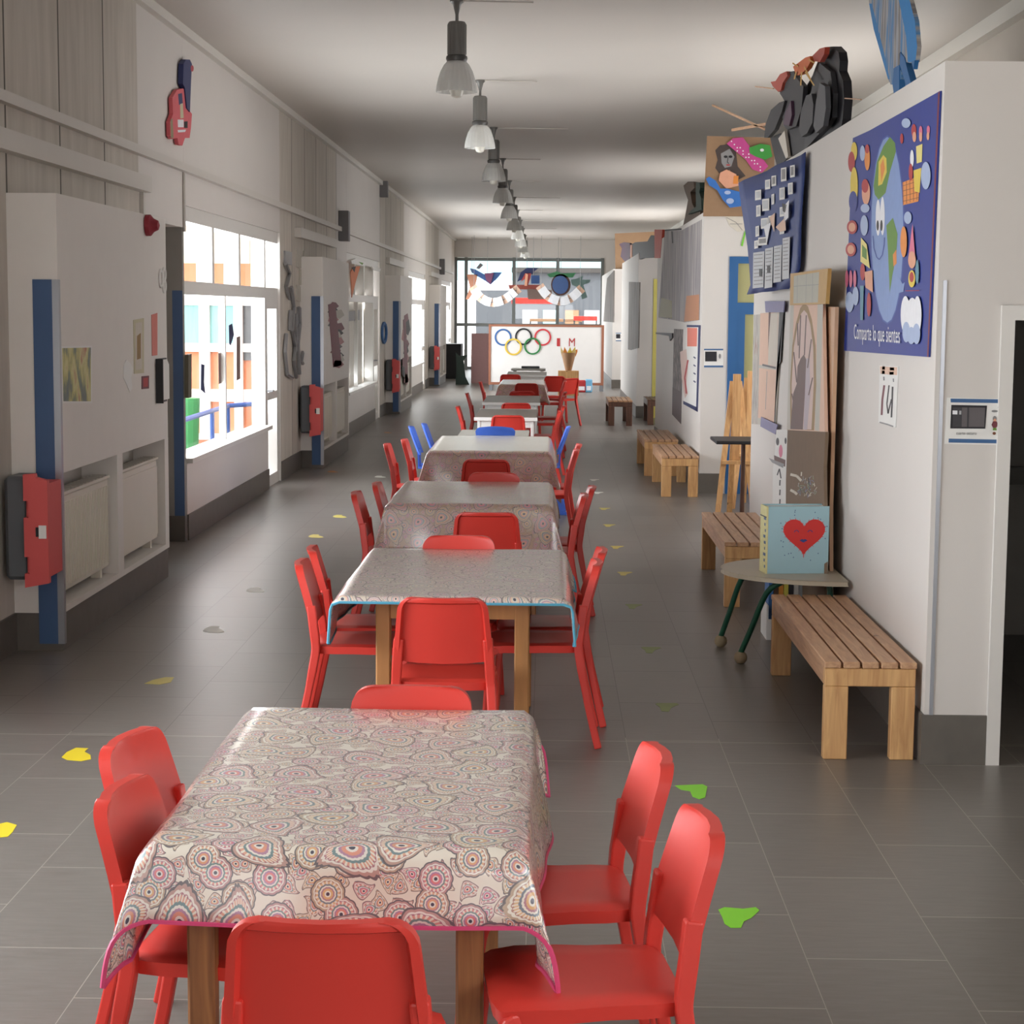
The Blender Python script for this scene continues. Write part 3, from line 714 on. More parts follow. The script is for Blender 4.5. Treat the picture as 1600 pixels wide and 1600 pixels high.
def make_red_chair(mt):
    t = thing('dining_chair', 'x', 'chair')
    # seat: rounded square pan with waterfall front and skirt
    n = 9; grid = [-1, -.985, -.9, -.6, -.2, .2, .6, .9, .985, 1]
    def sq(u, v):  # squircle mapping
        hw = .20 - .012 * (v < 0)
        x, y = u * hw, v * .205
        r = .06; ax, ay = abs(u) * hw, abs(v) * .205; cx, cy = hw - r, .205 - r
        if ax > cx and ay > cy:
            dx, dy = ax - cx, ay - cy; mlen = max(dx, dy); l = math.hypot(dx, dy) or 1; k = mlen / l
            x = math.copysign(cx + dx * k, x); y = math.copysign(cy + dy * k, y)
        return x, y
    def top(u, v):
        x, y = sq(u, v); e = max(abs(u), abs(v))
        z = .452 - .010 * (1 - u * u) * (1 - v * v) - (.008 if e > .97 else 0) - (.03 * max(0, v - .6) ** 1.5)
        return (x, y, z)
    def bot(u, v):
        x, y = sq(u, v); return (x * .98, y * .98, .412 - .02 * max(0, v - .6))
    mb = MB(); shell(mb, grid, grid, top, bot, mt); mb.build('seat', t, smooth=True)
    # backrest
    cols = [-1, -.93, -.9, -.86, -.84, -.5, 0, .5, .84, .86, .9, .93, 1]
    rows = [0, .04, .2, .4, .6, .76, .84, .90, .93, .96, .985, 1]
    def hw(v):
        w = .196 - .026 * v
        if v > .80:
            q = (v - .80) / .20; w -= .052 * (1 - math.sqrt(max(0, 1 - q * q)))
        return w
    def yc(u, v): return -.19 - .07 * v ** 1.15 - .022 * (1 - u * u)
    z0, z1 = .53, .788
    def fr(u, v): return (u * hw(v), yc(u, v) + .006, z0 + (z1 - z0) * v + .012 * (1 - u * u) * (1 - v) * -1)
    def bk(u, v):
        rim = abs(u) >= .9 or v >= .93
        return (u * hw(v), yc(u, v) - (.026 if rim and abs(u) >= .9 else .02 if rim else .003), z0 + (z1 - z0) * v - .012 * (1 - u * u) * (1 - v))
    mb = MB(); shell(mb, cols, rows, fr, bk, mt); mb.build('backrest', t, smooth=True)
    for s_ in (-1, 1):
        mb = MB(); mb.tube(smooth_pts([(s_ * .172, -.214, .62), (s_ * .178, -.205, .54), (s_ * .183, -.195, .46), (s_ * .187, -.198, .40), (s_ * .201, -.236, .2), (s_ * .212, -.284, 0)], 3), [1.15] * 6 + [1.1] * 5 + [.95] * 5, mt, sq=(.034, .034))
        # reveal inside the rear post
        pass
        mb.build('leg', t, bevel=.006)
    for s_ in (-1, 1):
        mb = MB(); mb.tube(smooth_pts([(s_ * .172, .10, .424), (s_ * .180, .165, .418), (s_ * .187, .188, .38), (s_ * .193, .2, .25), (s_ * .2, .212, 0)], 3), [.8] * 3 + [1.0] * 6 + [.85] * 4, mt, sq=(.032, .03))
        mb.build('leg', t, bevel=.006)
    return t

def make_blue_chair(mt):
    t = thing('school_chair', 'x', 'chair')
    cols = [-1, -.8, -.4, 0, .4, .8, 1]; rows = [0, .15, .3, .5, .7, .85, .95, 1]
    def hw(v): return .19 - .03 * (1 - v) - (.035 * ((v - .85) / .15) ** 2 if v > .85 else 0)
    def fr(u, v): return (u * hw(v), -.17 - .09 * v - .03 * (1 - u * u), .56 + .24 * v + .015 * (1 - u * u) * v)
    def bk(u, v): q = fr(u, v); return (q[0], q[1] - .014, q[2])
    mb = MB(); shell(mb, cols, rows, fr, bk, mt); mb.build('backrest', t, smooth=True)
    g = [-1, -.9, -.5, 0, .5, .9, 1]
    def tp(u, v): return (u * (.2 - .02 * abs(v) ** 3), v * .2, .455 - .012 * (1 - u * u) - .02 * max(0, v - .5))
    def bt(u, v): q = tp(u, v); return (q[0], q[1], q[2] - .02)
    mb = MB(); shell(mb, g, g, tp, bt, mt); mb.build('seat', t, smooth=True)
    MB().prism([(-.11, -.19, .44), (.11, -.19, .44), (.13, -.195, .6), (-.13, -.195, .6)], (0, -.014, 0), mt).build('back_support', t)
    for s_ in (-1, 1):
        MB().tube([(s_ * .15, -.08, .44), (s_ * .19, -.24, .03)], 1, mt, sq=(.03, .07)).build('leg', t, bevel=.005)
        MB().tube([(s_ * .15, .05, .44), (s_ * .19, .2, .03)], 1, mt, sq=(.03, .07)).build('leg', t, bevel=.005)
        MB().box((s_ * .19 - .018, -.27, 0), (s_ * .19 + .018, .23, .03), mt).build('skid', t, bevel=.005)
    return t

RED0 = make_red_chair(M_RED); BLU0 = make_blue_chair(M_BLUEP); used = {}
def chair(x, y, deg, label, group='red chairs along the row of tables', blue=False, z=0):
    """deg 0 faces away down the corridor, -90 faces right, 90 faces left"""
    src = BLU0 if blue else RED0
    if src.name not in used: used[src.name] = 1; o = src
    else: o = copy_tree(src)
    o.location = (x, y, z); o.rotation_euler = (0, 0, math.radians(deg)); o['label'] = label; o['group'] = group; o['category'] = 'chair'
    return o
ORD = ['first', 'second', 'third', 'fourth', 'fifth', 'sixth', 'seventh', 'eighth']
# around the first table
chair(-.395, 3.52, 0, 'red chair at the near end of the first table, cut by the bottom edge')
chair(.085, 3.92, 97, 'nearer red chair on the right side of the first paisley table')
chair(.02, 4.53, 96, 'farther red chair on the right side of the first paisley table')
chair(-.70, 4.13, -96, 'nearer red chair on the left side of the first table, half under the cloth corner')
chair(-.80, 4.61, -101, 'farther red chair on the left side of the first paisley table')
chair(-.385, 5.07, 180, 'red chair tucked under the far end of the first table, only its top showing')
# second table
chair(-.39, 7.30, 0, 'red chair at the near end of the second table, its whole back in view')
chair(-.045, 8.1, 90, 'nearer red chair right of the second table, with its rear legs splayed out')
chair(-.01, 8.52, 90, 'farther red chair right of the second table, just behind its neighbour')
chair(-.79, 8.02, -88, 'nearer red chair on the left side of the second table')
chair(-.80, 8.50, -84, 'farther red chair on the left side of the second table')
chair(-.42, 8.72, 180, 'red chair tucked under the far end of the second table')
# third table
chair(-.32, 10.33, 0, 'red chair before the near end of the third table, overlapping its brown paisley drop')
chair(-.04, 11.1, 90, 'nearer red chair on the right side of the third table')
chair(.02, 11.6, 90, 'farther red chair on the right side of the third table')
chair(-.87, 11.1, -90, 'nearer red chair on the left side of the third table, standing slightly apart')
chair(-.80, 11.7, -90, 'farther red chair on the left side of the third table')
chair(-.35, 12.27, 180, 'red chair under the far end of the third table, only a strip of backrest showing')
# fourth table
chair(-.44, 13.95, 0, 'dark red chair in front of the near cloth drop of the fourth table')
chair(-.03, 14.7, 90, 'nearer red chair on the right side of the pale sheened fourth table')
chair(.0, 15.3, 90, 'farther red chair on the right side of the pale sheened fourth table')
chair(-1.03, 15.15, -90, 'nearer red chair on the left side of the pale sheened fourth table')
chair(-.93, 15.7, -90, 'farther red chair left of the pale sheened fourth table, before the blue ones')
B_ = 'blue children\'s chairs'
chair(-.97, 17.1, -90, 'nearer blue chair left of the small grey table', B_, True)
chair(-.88, 17.55, -90, 'farther blue chair left of the small grey table', B_, True)
chair(-.07, 17.3, 90, 'blue chair on the right side of the small grey table', B_, True)
chair(-.47, 17.45, 0, 'blue chair at the middle of the row with its curved back towards the camera', B_, True)
# farther tables
chair(-.40, 19.75, 0, 'bright red chair at the near end of the white edged sixth table')
chair(-.74, 21.2, -90, 'red chair on the left side of the white edged sixth table')
chair(-.12, 20.4, 90, 'nearer red chair on the right side of the sixth table')
chair(-.07, 21.5, 90, 'farther red chair on the right side of the sixth table')
chair(-.36, 22.4, 0, 'red chair in the gap between the sixth and seventh tables')
chair(-.78, 24.6, -90, 'red chair on the left side of the seventh table')
chair(-.33, 25.6, 0, 'red chair behind the seventh table, back towards the camera')
chair(-.05, 24.0, 90, 'nearer red chair on the right side of the seventh table')
chair(-.02, 25.2, 90, 'farther red chair on the right side of the seventh table')
chair(-.75, 28.6, -90, 'red chair left of the brown clothed eighth table')
chair(-.30, 28.4, 0, 'red chair before the near end of the brown clothed eighth table')
chair(.02, 29.2, 90, 'red chair right of the brown clothed eighth table')
chair(-.62, 32.2, 0, 'red chair at the left end of the farthest white table')
chair(.14, 31.6, 0, 'red chair standing alone before the wooden stool with the torch')
chair(.22, 30.6, 45, 'red chair turned sideways between the eighth table and the wooden stool')

# ================================================================== TABLES AND CLOTHS
def table(name, label, x0, x1, y0, y1, top_m, leg_m, inset=.07, lw=.06, h=.727, th=.03, insy=None):
    if insy is None: insy = inset
    O = ((x0 + x1) / 2, (y0 + y1) / 2, 0)
    t = thing(name, label, 'table', O, group='tables in the long row')
    MB().bbox((x0, y0, h - th), (x1, y1, h), top_m).build('tabletop', t, origin=O)
    a = MB()
    for (p, q) in (((x0 + inset, y0 + insy), (x1 - inset, y0 + insy + .03)), ((x0 + inset, y1 - insy - .03), (x1 - inset, y1 - insy)), ((x0 + inset, y0 + insy + .03), (x0 + inset + .03, y1 - insy - .03)), ((x1 - inset - .03, y0 + insy + .03), (x1 - inset, y1 - insy - .03))):
        a.box((p[0] + .006, p[1] + .006, h - th - .08), (q[0] - .006, q[1] - .006, h - th - .001), leg_m)
    a.build('apron', t, origin=O)
    for lx in (x0 + inset, x1 - inset - lw):
        for ly in (y0 + insy, y1 - insy - lw):
            MB().bbox((lx, ly, 0), (lx + lw, ly + lw, h - th - .001), leg_m).build('leg', t, origin=O)
    return t

def cloth(label, x0, x1, y0, y1, ov, material, trim_m, seed, h=.733, trim=.006, wav=.018, topm=None):
    """ov = overhang (left, right, near, far); corners hang in folded points"""
    rnd = random.Random(seed)
    L_, R_, Nn, Fr = ov; st = .026
    def axis(a, b, oa, ob):
        n1 = max(3, int(oa / st)); n2 = max(4, int((b - a) / .045)); n3 = max(3, int(ob / st))
        return [a - oa + oa * i / n1 for i in range(n1)] + [a + (b - a) * i / n2 for i in range(n2)] + [b + ob * i / n3 for i in range(n3 + 1)]
    A = axis(x0, x1, L_, R_); B = axis(y0, y1, Nn, Fr)
    ph = [rnd.uniform(0, 6) for _ in range(8)]
    def place(s, t):
        dx = (s - x1) if s > x1 else (s - x0) if s < x0 else 0
        dy = (t - y1) if t > y1 else (t - y0) if t < y0 else 0
        cx = min(max(s, x0), x1); cy = min(max(t, y0), y1)
        if dx == 0 and dy == 0:
            z = h + .0012 * math.sin(9 * s + ph[0] + 3 * t) * math.sin(5 * t + ph[1])
            return (cx, cy, z)
        rad = .012
        r = math.hypot(dx, dy); drop = max(0, r - rad * .57); out = min(r, rad)
        sx = (dx > 0) - (dx < 0); sy = (dy > 0) - (dy < 0)
        if dx and dy:
            ph_ = math.atan2(abs(dy), abs(dx)); w = math.sin(2 * ph_)
            f = 1 + 0 * w
            bul = .26 * r * w ** 1.5
            ox = sx * (out * math.cos(ph_) + bul * .75 + .01 + .10 * r * math.cos(ph_)); oy = sy * (out * math.sin(ph_) + bul * .55 + .01 + .10 * r * math.sin(ph_))
            # second small pleat
            ple = .035 * r * math.sin(5.5 * ph_ + ph[2]) * math.sin(2 * ph_) / .2 * .12
            return (cx + ox + sx * ple, cy + oy - sy * ple, h - drop * (1 - .04 * w))
        if dx:
            k = min(1, r / .2)
            wv = wav * k * (1 + math.sin(6.0 * t + ph[3 if sx > 0 else 4])) + .006 * k * math.sin(17 * t + ph[5])
            return (cx + sx * (out + .01 + .10 * r + wv * math.sin(PI * min(1, max(0, (t - y0) / (y1 - y0)))) ), cy, h - drop)
        k = min(1, r / .2)
        wv = wav * .7 * k * (1 + math.sin(7.0 * s + ph[6])) + .004 * k * math.sin(19 * s + ph[7])
        return (cx, cy + sy * (out + .01 + .10 * r + wv * math.sin(PI * min(1, max(0, (s - x0) / (x1 - x0))))), h - drop * (1 - .02 * math.sin(5 * s)))
    mb = MB(); mb.uv = []
    na, nb = len(A), len(B); vs = []
    for t in B:
        for s in A: vs.append(place(s, t)); mb.uv.append((s, t))
    fs = [(j * na + i, j * na + i + 1, (j + 1) * na + i + 1, (j + 1) * na + i) for j in range(nb - 1) for i in range(na - 1)]
    mb.add(vs, fs, material)
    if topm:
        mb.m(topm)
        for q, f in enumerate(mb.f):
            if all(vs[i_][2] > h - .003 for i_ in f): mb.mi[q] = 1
    O = ((x0 + x1) / 2, (y0 + y1) / 2, h)
    o = mb.build('tablecloth', origin=O); o.data.polygons.foreach_set('use_smooth', [True] * len(o.data.polygons))
    md = o.modifiers.new('thick', 'SOLIDIFY'); md.thickness = .0016; md.offset = 1
    tag(o, label, 'tablecloth', 'printed tablecloths')
    hem = [place(s, B[0]) for s in A] + [place(A[-1], t) for t in B[1:]] + [place(s, B[-1]) for s in A[-2::-1]] + [place(A[0], t) for t in B[-2:0:-1]]
    hem.append(hem[0])
    hm = MB().tube(hem, trim, trim_m, n=5, cap=False).build('piping', None, origin=O, smooth=False)
    hm.location = (0, 0, 0); hm.parent = o
    return o

table('dining_table', 'first wooden table in the row, under the large paisley cloth', -.84, -.055, 3.89, 5.26, M_OAK, M_OAK, inset=.07, insy=.005)
cloth('paisley oilcloth with pink piping on the first table, corner folds hanging down', -.84, -.055, 3.88, 5.27, (.26, .26, .165, .1), M_PAIS, M_PINK, 3)
table('dining_table', 'second wooden table in the row, its near legs showing below the short cloth', -.825, .07, 7.42, 8.9, M_OAK, mat('golden_table_leg', (176, 124, 74), .45, noise=.15, scale=4, stretch=(8, 8, 1)), inset=.13, lw=.062)
cloth('grey paisley cloth with light blue piping on the second table', -.825, .078, 7.40, 8.9, (.2, .2, .03, .1), M_PAIS2, M_CYAN, 5)
table('dining_table', 'third wooden table in the row, under a cloth hanging low in front', -.93, .02, 11.0, 12.45, M_OAK, M_OAK)
cloth('brown paisley cloth with a deep front drop on the third table', -.93, .02, 11.0, 12.45, (.25, .24, .29, .1), M_PAIS3, M_GREYP, 8)
table('dining_table', 'fourth table in the row, seen through its reddish front drop', -.95, .02, 15.2, 17.0, M_OAK, M_OAK)
cloth('paisley cloth on the fourth table with pale sheen painted on top and reddish drop', -.95, .02, 15.2, 17.0, (.22, .24, .36, .1), M_PAIS3, M_GREYP, 11, topm=mat('painted_sheen_top', (222, 218, 208), .25, noise=.05, scale=30, coat=.6))  # pale top colour stands for the grazing reflection on the cloth
M_GTOP = mat('grey_laminate', (186, 182, 172), .3, noise=.02)
M_BTOP = mat('brown_laminate', (128, 112, 98), .35, noise=.04)
table('small_table', 'small bare grey table pushed against the far end of the fourth table', -.82, -.16, 17.12, 18.0, M_GTOP, M_DGREY, lw=.035)
def edge_table(label, x0, x1, y0, y1, h=.735):
    t = table('white_edged_table', label, x0, x1, y0, y1, M_BTOP, M_WHITE, inset=.03, lw=.035, h=h)
    O = t.location
    MB().box((x0 - .006, y0 - .008, h - .035), (x1 + .006, y0, h + .002), M_WHITE).build('edge_band', t, origin=O)
    MB().box((x0 - .006, y1, h - .035), (x1 + .006, y1 + .008, h + .002), M_WHITE).build('edge_band', t, origin=O)
edge_table('sixth table, bare brown top with white edge and white legs', -.77, -.1, 19.95, 21.7)
edge_table('seventh table, bare and grey, behind the white edged one', -.80, -.08, 23.2, 25.1)
table('dining_table', 'eighth table in the row, under a plain brown cloth', -.72, -.05, 29.0, 31.0, M_OAK, M_OAK)
cloth('dull brown cloth on the eighth table near the white screen', -.72, -.05, 29.0, 31.0, (.2, .2, .26, .1), M_PAIS3, M_GREYP, 14)
edge_table('farthest table, white topped, in front of the white screen', -.72, .0, 33.2, 35.0)
tag(MB().bbox((-.7, 36.6, .70), (-.02, 37.3, .735), M_WHITE).bbox((-.66, 36.7, 0), (-.6, 36.76, .70), M_WHITE).bbox((-.12, 36.7, 0), (-.06, 36.76, .70), M_WHITE).bbox((-.66, 37.2, 0), (-.6, 37.26, .70), M_WHITE).bbox((-.12, 37.2, 0), (-.06, 37.26, .70), M_WHITE).bbox((-.5, 36.9, .736), (-.14, 37.1, .78), M_DGREY).build('side_table', origin=(-.36, 37, 0)), 'narrow white table with a grey tray right before the white screen', 'table')

# ================================================================== BENCHES
def bench(label, x0, x1, y0, y1, m1, m2, h=.42, group='slatted benches along the right wall'):
    O = ((x0 + x1) / 2, y0, 0)
    t = thing('slatted_bench', label, 'bench', O, group=group)
    n = 5; w = (x1 - x0); g = .010; sw = (w - g * (n - 1)) / n
    for i in range(n):
        a = x0 + i * (sw + g)
        MB().bbox((a, y0, h - .028), (a + sw, y1, h), m1, .004).build('slat', t, origin=O)
    for y in (y0 + .004, y1 - .06):
        MB().bbox((x0 + .004, y, h - .105), (x1 - .004, y + .056, h - .029), m2, .003).build('end_rail', t, origin=O)
        for x in (x0 + .004, x1 - .104):
            MB().bbox((x, y, 0), (x + .10, y + .056, h - .106), m2, .003).build('leg', t, origin=O)
    for x in (x0 + .004, x1 - .03):
        MB().bbox((x, y0 + .061, h - .105), (x + .026, y1 - .061, h - .029), m1, .003).build('side_rail', t, origin=O)
bench('light pine slatted bench nearest the camera, against the white wall', 1.185, 1.575, 7.74, 9.62, M_PINE, M_PINEZ)
bench('pine slatted bench behind the half round table', 1.15, 1.55, 11.8, 13.6, M_PINE, M_PINEZ)
bench('pine slatted bench at the corner of the second room, with bright end legs', 1.18, 1.56, 18.9, 20.6, M_PINE, M_PINEZ)
bench('pine slatted bench partly hidden behind the one at the second room corner', 1.13, 1.52, 21.3, 23.1, M_PINE, M_PINEZ)
bench('dark slatted bench far along the right wall', 1.02, 1.42, 30.6, 32.0, M_PINE, M_DARKW)
bench('dark slatted bench half hidden behind the corner of the second room', 1.68, 2.1, 30.9, 32.2, M_DARKW, M_DARKW)

# ================================================================== HALF ROUND TABLE, BOX, BOOKS
M_GREEN = mat('green_tube', (26, 78, 58), .35, noise=.02)
t = thing('half_round_table', 'low half round beige table on curved green legs between two benches', 'table', (1.55, 9.97, 0)); O = (1.55, 9.97, 0)
pts = [(1.572, 10.52)] + [(1.572 - .61 * math.sin(PI * i / 20), 10.03 + .49 * math.cos(PI * i / 20)) for i in range(1, 20)] + [(1.572, 9.54)]
MB().prism([(x, y, .475) for x, y in pts], (0, 0, .025), mat('beige_laminate', (178, 166, 146), .4, noise=.06, scale=5)).build('tabletop', t, origin=O, bevel=.004)
for (tx, ty, fx, fy) in ((1.16, 10.2, 1.0, 10.38), (1.26, 9.72, 1.06, 9.88), (1.5, 10.3, 1.52, 10.42), (1.5, 9.72, 1.52, 9.72)):
    l = MB().tube(smooth_pts([(tx, ty, .474), ((tx * 1.5 + fx) / 2.5, (ty * 1.5 + fy) / 2.5, .40), ((tx + 3 * fx) / 4, (ty + 3 * fy) / 4, .2), (fx, fy, .06)], 4), .016, M_GREEN, n=10).build('leg', t, origin=O, smooth=True)
    MB().lathe([(0, 0), (.022, .004), (.034, .02), (.036, .036), (.03, .055), (.016, .066), (0, .066)], (fx, fy, 0), mat('cork_ball', (150, 132, 104), .8, noise=.12, scale=40), n=14).build('foot', l, origin=O, smooth=True)
# the big decorated box
Rz = Matrix.Rotation(math.radians(6), 3, 'Z')
ox, oy = 1.345, 9.86
t = thing('decorated_box', 'pale blue book shaped box with a painted red heart, standing on the half round table', 'box', (ox, oy, .5005), math.radians(7))
M_PBL = mat('pale_blue_paper', (158, 190, 198), .6, noise=.04)
MB().box((-.165, -.03, 0), (.165, -.022, .36), M_PBL).box((-.165, .1, 0), (.165, .108, .36), M_PBL).box((.157, -.022, .006), (.163, .1, .354), M_WHITE).box((-.16, -.022, .003), (.157, .1, .352), M_WHITE).build('cover', t)
sp_ = MB().box((-.175, -.03, 0), (-.166, .108, .358), mat('cream_yellow_paper', (214, 206, 150), .7, noise=.1, scale=30))
for q in range(9): sp_.box((-.1765, -.018 + .012 * (q % 2), .03 + .032 * q), (-.1752, .0 + .012 * (q % 3), .045 + .032 * q), MATS['blue_paint'])
sp_.box((-.178, -.025, .30), (-.1752, .1, .305), M_BLACK)
sp_.build('spine', t)
hp = []
for i in range(60):
    a = 2 * PI * i / 60; hx = 16 * math.sin(a) ** 3; hy = 13 * math.cos(a) - 5 * math.cos(2 * a) - 2 * math.cos(3 * a) - math.cos(4 * a)
    hp.append((hx, hy))
M_HEART = mat('heart_red', (206, 48, 44), .5, noise=.05)
hm = MB().face([(x * .0071 + .03, -.0308, y * .0068 + .21) for x, y in hp], M_HEART)
for i in range(0, 60, 2):
    x, y = hp[i]; l = math.hypot(x, y + 2) or 1
    px_, pz_ = x * .0071 + .03, y * .0068 + .21; dx, dz = x / l * .014, (y + 2) / l * .014
    hm.face([(px_ - dz * .12, -.0309, pz_ + dx * .12), (px_ + dx, -.0309, pz_ + dz), (px_ + dz * .12, -.0309, pz_ - dx * .12)], M_HEART)
ink = mat('dark_blue_ink', (50, 60, 120), .6)
for cx_ in (-.012, .062):
    for k in range(6):
        a0, a1 = PI * k / 6, PI * (k + 1) / 6
        hm.face([(cx_ + .014 * math.cos(a0), -.0314, .222 + .012 * math.sin(a0)), (cx_ + .014 * math.cos(a1), -.0314, .222 + .012 * math.sin(a1)), (cx_ + .010 * math.cos(a1), -.0314, .221 + .009 * math.sin(a1)), (cx_ + .010 * math.cos(a0), -.0314, .221 + .009 * math.sin(a0))], ink)
hm.face([(.005, -.0314, .178), (.02, -.0314, .186), (.027, -.0314, .182), (.034, -.0314, .186), (.05, -.0314, .178), (.027, -.0314, .166)], ink)
for i in range(22):
    a = random.uniform(0, 2 * PI); r = random.uniform(.115, .15); x, z = .03 + r * math.cos(a), .205 + r * math.sin(a)
    if abs(x) < .155 and .01 < z < .35: hm.face([(x - .003, -.0308, z), (x, -.0308, z - .004), (x + .003, -.0308, z), (x, -.0308, z + .004)], ink)
hm.build('heart_painting', t)
# books under the half round table
t0 = thing('book_crate', 'white open crate holding upright books under the half round table', 'crate', (1.42, 10.75, 0)); O = (1.42, 10.75, 0)
MB().box((1.285, 10.62, 0), (1.575, 10.9, .02), M_WHITE).box((1.285, 10.62, .02), (1.295, 10.9, .2), M_WHITE).box((1.565, 10.62, .02), (1.575, 10.9, .2), M_WHITE).box((1.295, 10.89, .02), (1.565, 10.9, .2), M_WHITE).box((1.295, 10.62, .02), (1.565, 10.63, .12), M_WHITE).build('body', t0, origin=O)
x = 1.299
bc = [('blue', (60, 110, 170), .34), ('dark brown', (90, 66, 50), .36), ('orange', (214, 140, 60), .33), ('yellow', (214, 200, 90), .35), ('black', (40, 40, 44), .36), ('white', (214, 210, 204), .34), ('grey', (150, 150, 150), .36), ('cream', (220, 208, 180), .35), ('red brown', (140, 90, 80), .34)]
for nm, c, hh in bc:
    w = .025
    mb = MB().box((x, 10.66, .021), (x + .003, 10.86, .021 + hh), mat('book_' + nm.replace(' ', '_'), c, .5)).box((x + w - .003, 10.66, .021), (x + w, 10.86, .021 + hh), MATS['book_' + nm.replace(' ', '_')]).box((x, 10.657, .021), (x + w, 10.66, .021 + hh), MATS['book_' + nm.replace(' ', '_')]).box((x + .003, 10.661, .024), (x + w - .003, 10.855, .016 + hh), M_WHITE)
    tag(mb.build('book', origin=(x, 10.66, .021)), nm + ' book standing in the crate under the half round table', 'book', 'books in the crate')
    x += w + .004

# ================================================================== PENDANT LAMPS
M_LAMPG = mat('lamp_grey_metal', (112, 110, 106), .45, metal=.2, noise=.03)
M_SHADE = glass_material('prismatic_shade', .16, (.93, .93, .92), .2, .42)
M_BULB = mat('frosted_bulb', (236, 232, 220), .3, noise=0)
lp = thing('pendant_lamp', 'x', 'lamp', (0, 0, 0), group='pendant lamps in a row under the ceiling')
MB().lathe([(.05, 0), (.05, -.012), (.03, -.03), (.012, -.10), (.012, -.16)], (0, 0, 0), M_LAMPG, n=16).build('canopy', lp, smooth=True)
hb = MB().lathe([(0, -.15), (.058, -.152), (.066, -.165), (.066, -.385), (.058, -.39)], (0, 0, 0), M_LAMPG, n=20)
for k in range(12):
    a = 2 * PI * k / 12; hb.box((.064 * math.cos(a) - .003, .064 * math.sin(a) - .003, -.38), (.064 * math.cos(a) + .004, .064 * math.sin(a) + .004, -.17), M_LAMPG)
hb.build('housing', lp, smooth=True)
MB().lathe([(.06, -.39), (.075, -.392), (.078, -.41), (.07, -.43), (.06, -.43)], (0, 0, 0), mat('lamp_collar', (84, 82, 80), .4, metal=.3, noise=.02), n=20).build('collar', lp, smooth=True)
sh = MB(); N_ = 48; prof = [(.066, -.43), (.088, -.455), (.112, -.50), (.128, -.55), (.139, -.60), (.144, -.645)]
vs = []; fs = []
for r, z in prof:
    for j in range(N_):
        a = 2 * PI * j / N_; q = r * (1 + (.018 if j % 2 else -.0)); vs.append((q * math.cos(a), q * math.sin(a), z))
for i in range(len(prof) - 1):
    for j in range(N_): fs.append((i * N_ + j, i * N_ + (j + 1) % N_, (i + 1) * N_ + (j + 1) % N_, (i + 1) * N_ + j))
sh.add(vs, fs, M_SHADE); o = sh.build('shade', lp); md = o.modifiers.new('t', 'SOLIDIFY'); md.thickness = .003
MB().lathe([(0, -.44), (.035, -.44), (.042, -.5), (.05, -.58), (.05, -.64), (.038, -.675), (.02, -.685), (0, -.688)], (0, 0, 0), M_BULB, n=18).build('bulb', lp, smooth=True)
LN = ['first', 'second', 'third', 'fourth', 'fifth', 'sixth', 'seventh', 'eighth', 'ninth', 'tenth']
for k in range(10):
    o = lp if k == 0 else copy_tree(lp)
    o.location = (-.665, 13.55 + 4.62 * k, ZC)
    o['label'] = LN[k] + ' pendant lamp from the camera, grey cylinder over a clear ribbed bell' if k else 'pendant lamp nearest the camera, grey cylinder over a clear ribbed bell'
for k in range(9):
    y = 13.5 + 4.62 * k
    tag(MB().tube([(-.62, y, ZC - .012), (-.12 + .35 * (k % 3 == 2), y + .05, ZC - .012)], .006, MATS['white_duct'], n=6).build('ceiling_cable', origin=(-.4, y, ZC)), 'thin grey cable across the ceiling beside the ' + LN[k] + ' pendant lamp', 'cable', 'ceiling cables')

# ================================================================== POSTERS ON THE RIGHT WALL
C = lambda n, r, g, b: mat('paint_' + n, (r, g, b), .6, noise=.05, scale=20)
navy = C('navy', 38, 56, 138); sky_ = C('globe_blue', 128, 152, 200); grn = C('leaf_green', 96, 138, 50); ora = C('orange', 226, 140, 60); yel = C('yellow', 224, 196, 70)
pnk = C('pink', 214, 110, 140); redp = C('red', 176, 48, 50); cl = C('cloud', 166, 182, 214); skin = C('skin', 222, 160, 130); brn = C('brown', 120, 72, 48); whi = C('white', 232, 232, 236); blk = C('black', 30, 28, 34)
lgrn = C('lime', 120, 196, 60); mag = C('magenta', 196, 70, 140); gry = C('grey', 140, 138, 138); pch = C('peach', 222, 184, 160); dbl = C('dark_blue', 34, 44, 92)
A = Art('X', XP - .01)
sx = lambda x: 1310 + x * 170 / 633.0
sy = lambda y: 140 + y * 430 / 1600.0
def T(l): return [(sx(a), sy(b)) for a, b in l]
A.slab(T([(84, 282), (180, 238), (590, 8), (524, 1555), (32, 1518)]), navy, .008)
A.poly(T([(580, 20), (590, 8), (524, 1555), (516, 1554)]), C('poster_red_edge', 120, 40, 50))
def el(cx, cy, rx, ry, m_, rot=0): A.ell(sx(cx), sy(cy), rx * 170 / 633, ry * 430 / 1600, m_, rot=0)
el(285, 815, 100, 550, C('outline_blue', 60, 84, 160)); el(285, 815, 93, 540, sky_)
A.poly(T([(205, 560), (225, 420), (262, 330), (300, 275), (330, 310), (335, 360), (300, 480), (275, 600), (235, 640), (212, 610)]), grn)
A.poly(T([(235, 420), (262, 380), (280, 400), (282, 480), (255, 550), (232, 560)]), yel); A.poly(T([(245, 440), (262, 400), (272, 460), (250, 540)]), ora)
A.poly(T([(280, 790), (318, 745), (345, 840), (338, 960), (315, 1080), (300, 1180), (290, 950)]), grn); A.poly(T([(318, 960), (338, 930), (340, 1010), (322, 1030)]), ora)
el(232, 745, 14, 105, whi); el(258, 735, 13, 112, whi); el(230, 790, 7, 30, blk); el(252, 790, 7, 32, blk)
A.line(T([(203, 850), (208, 920), (225, 975), (240, 988), (258, 960), (268, 900), (270, 860)]), 1.6, C('outline_blue', 60, 84, 160))
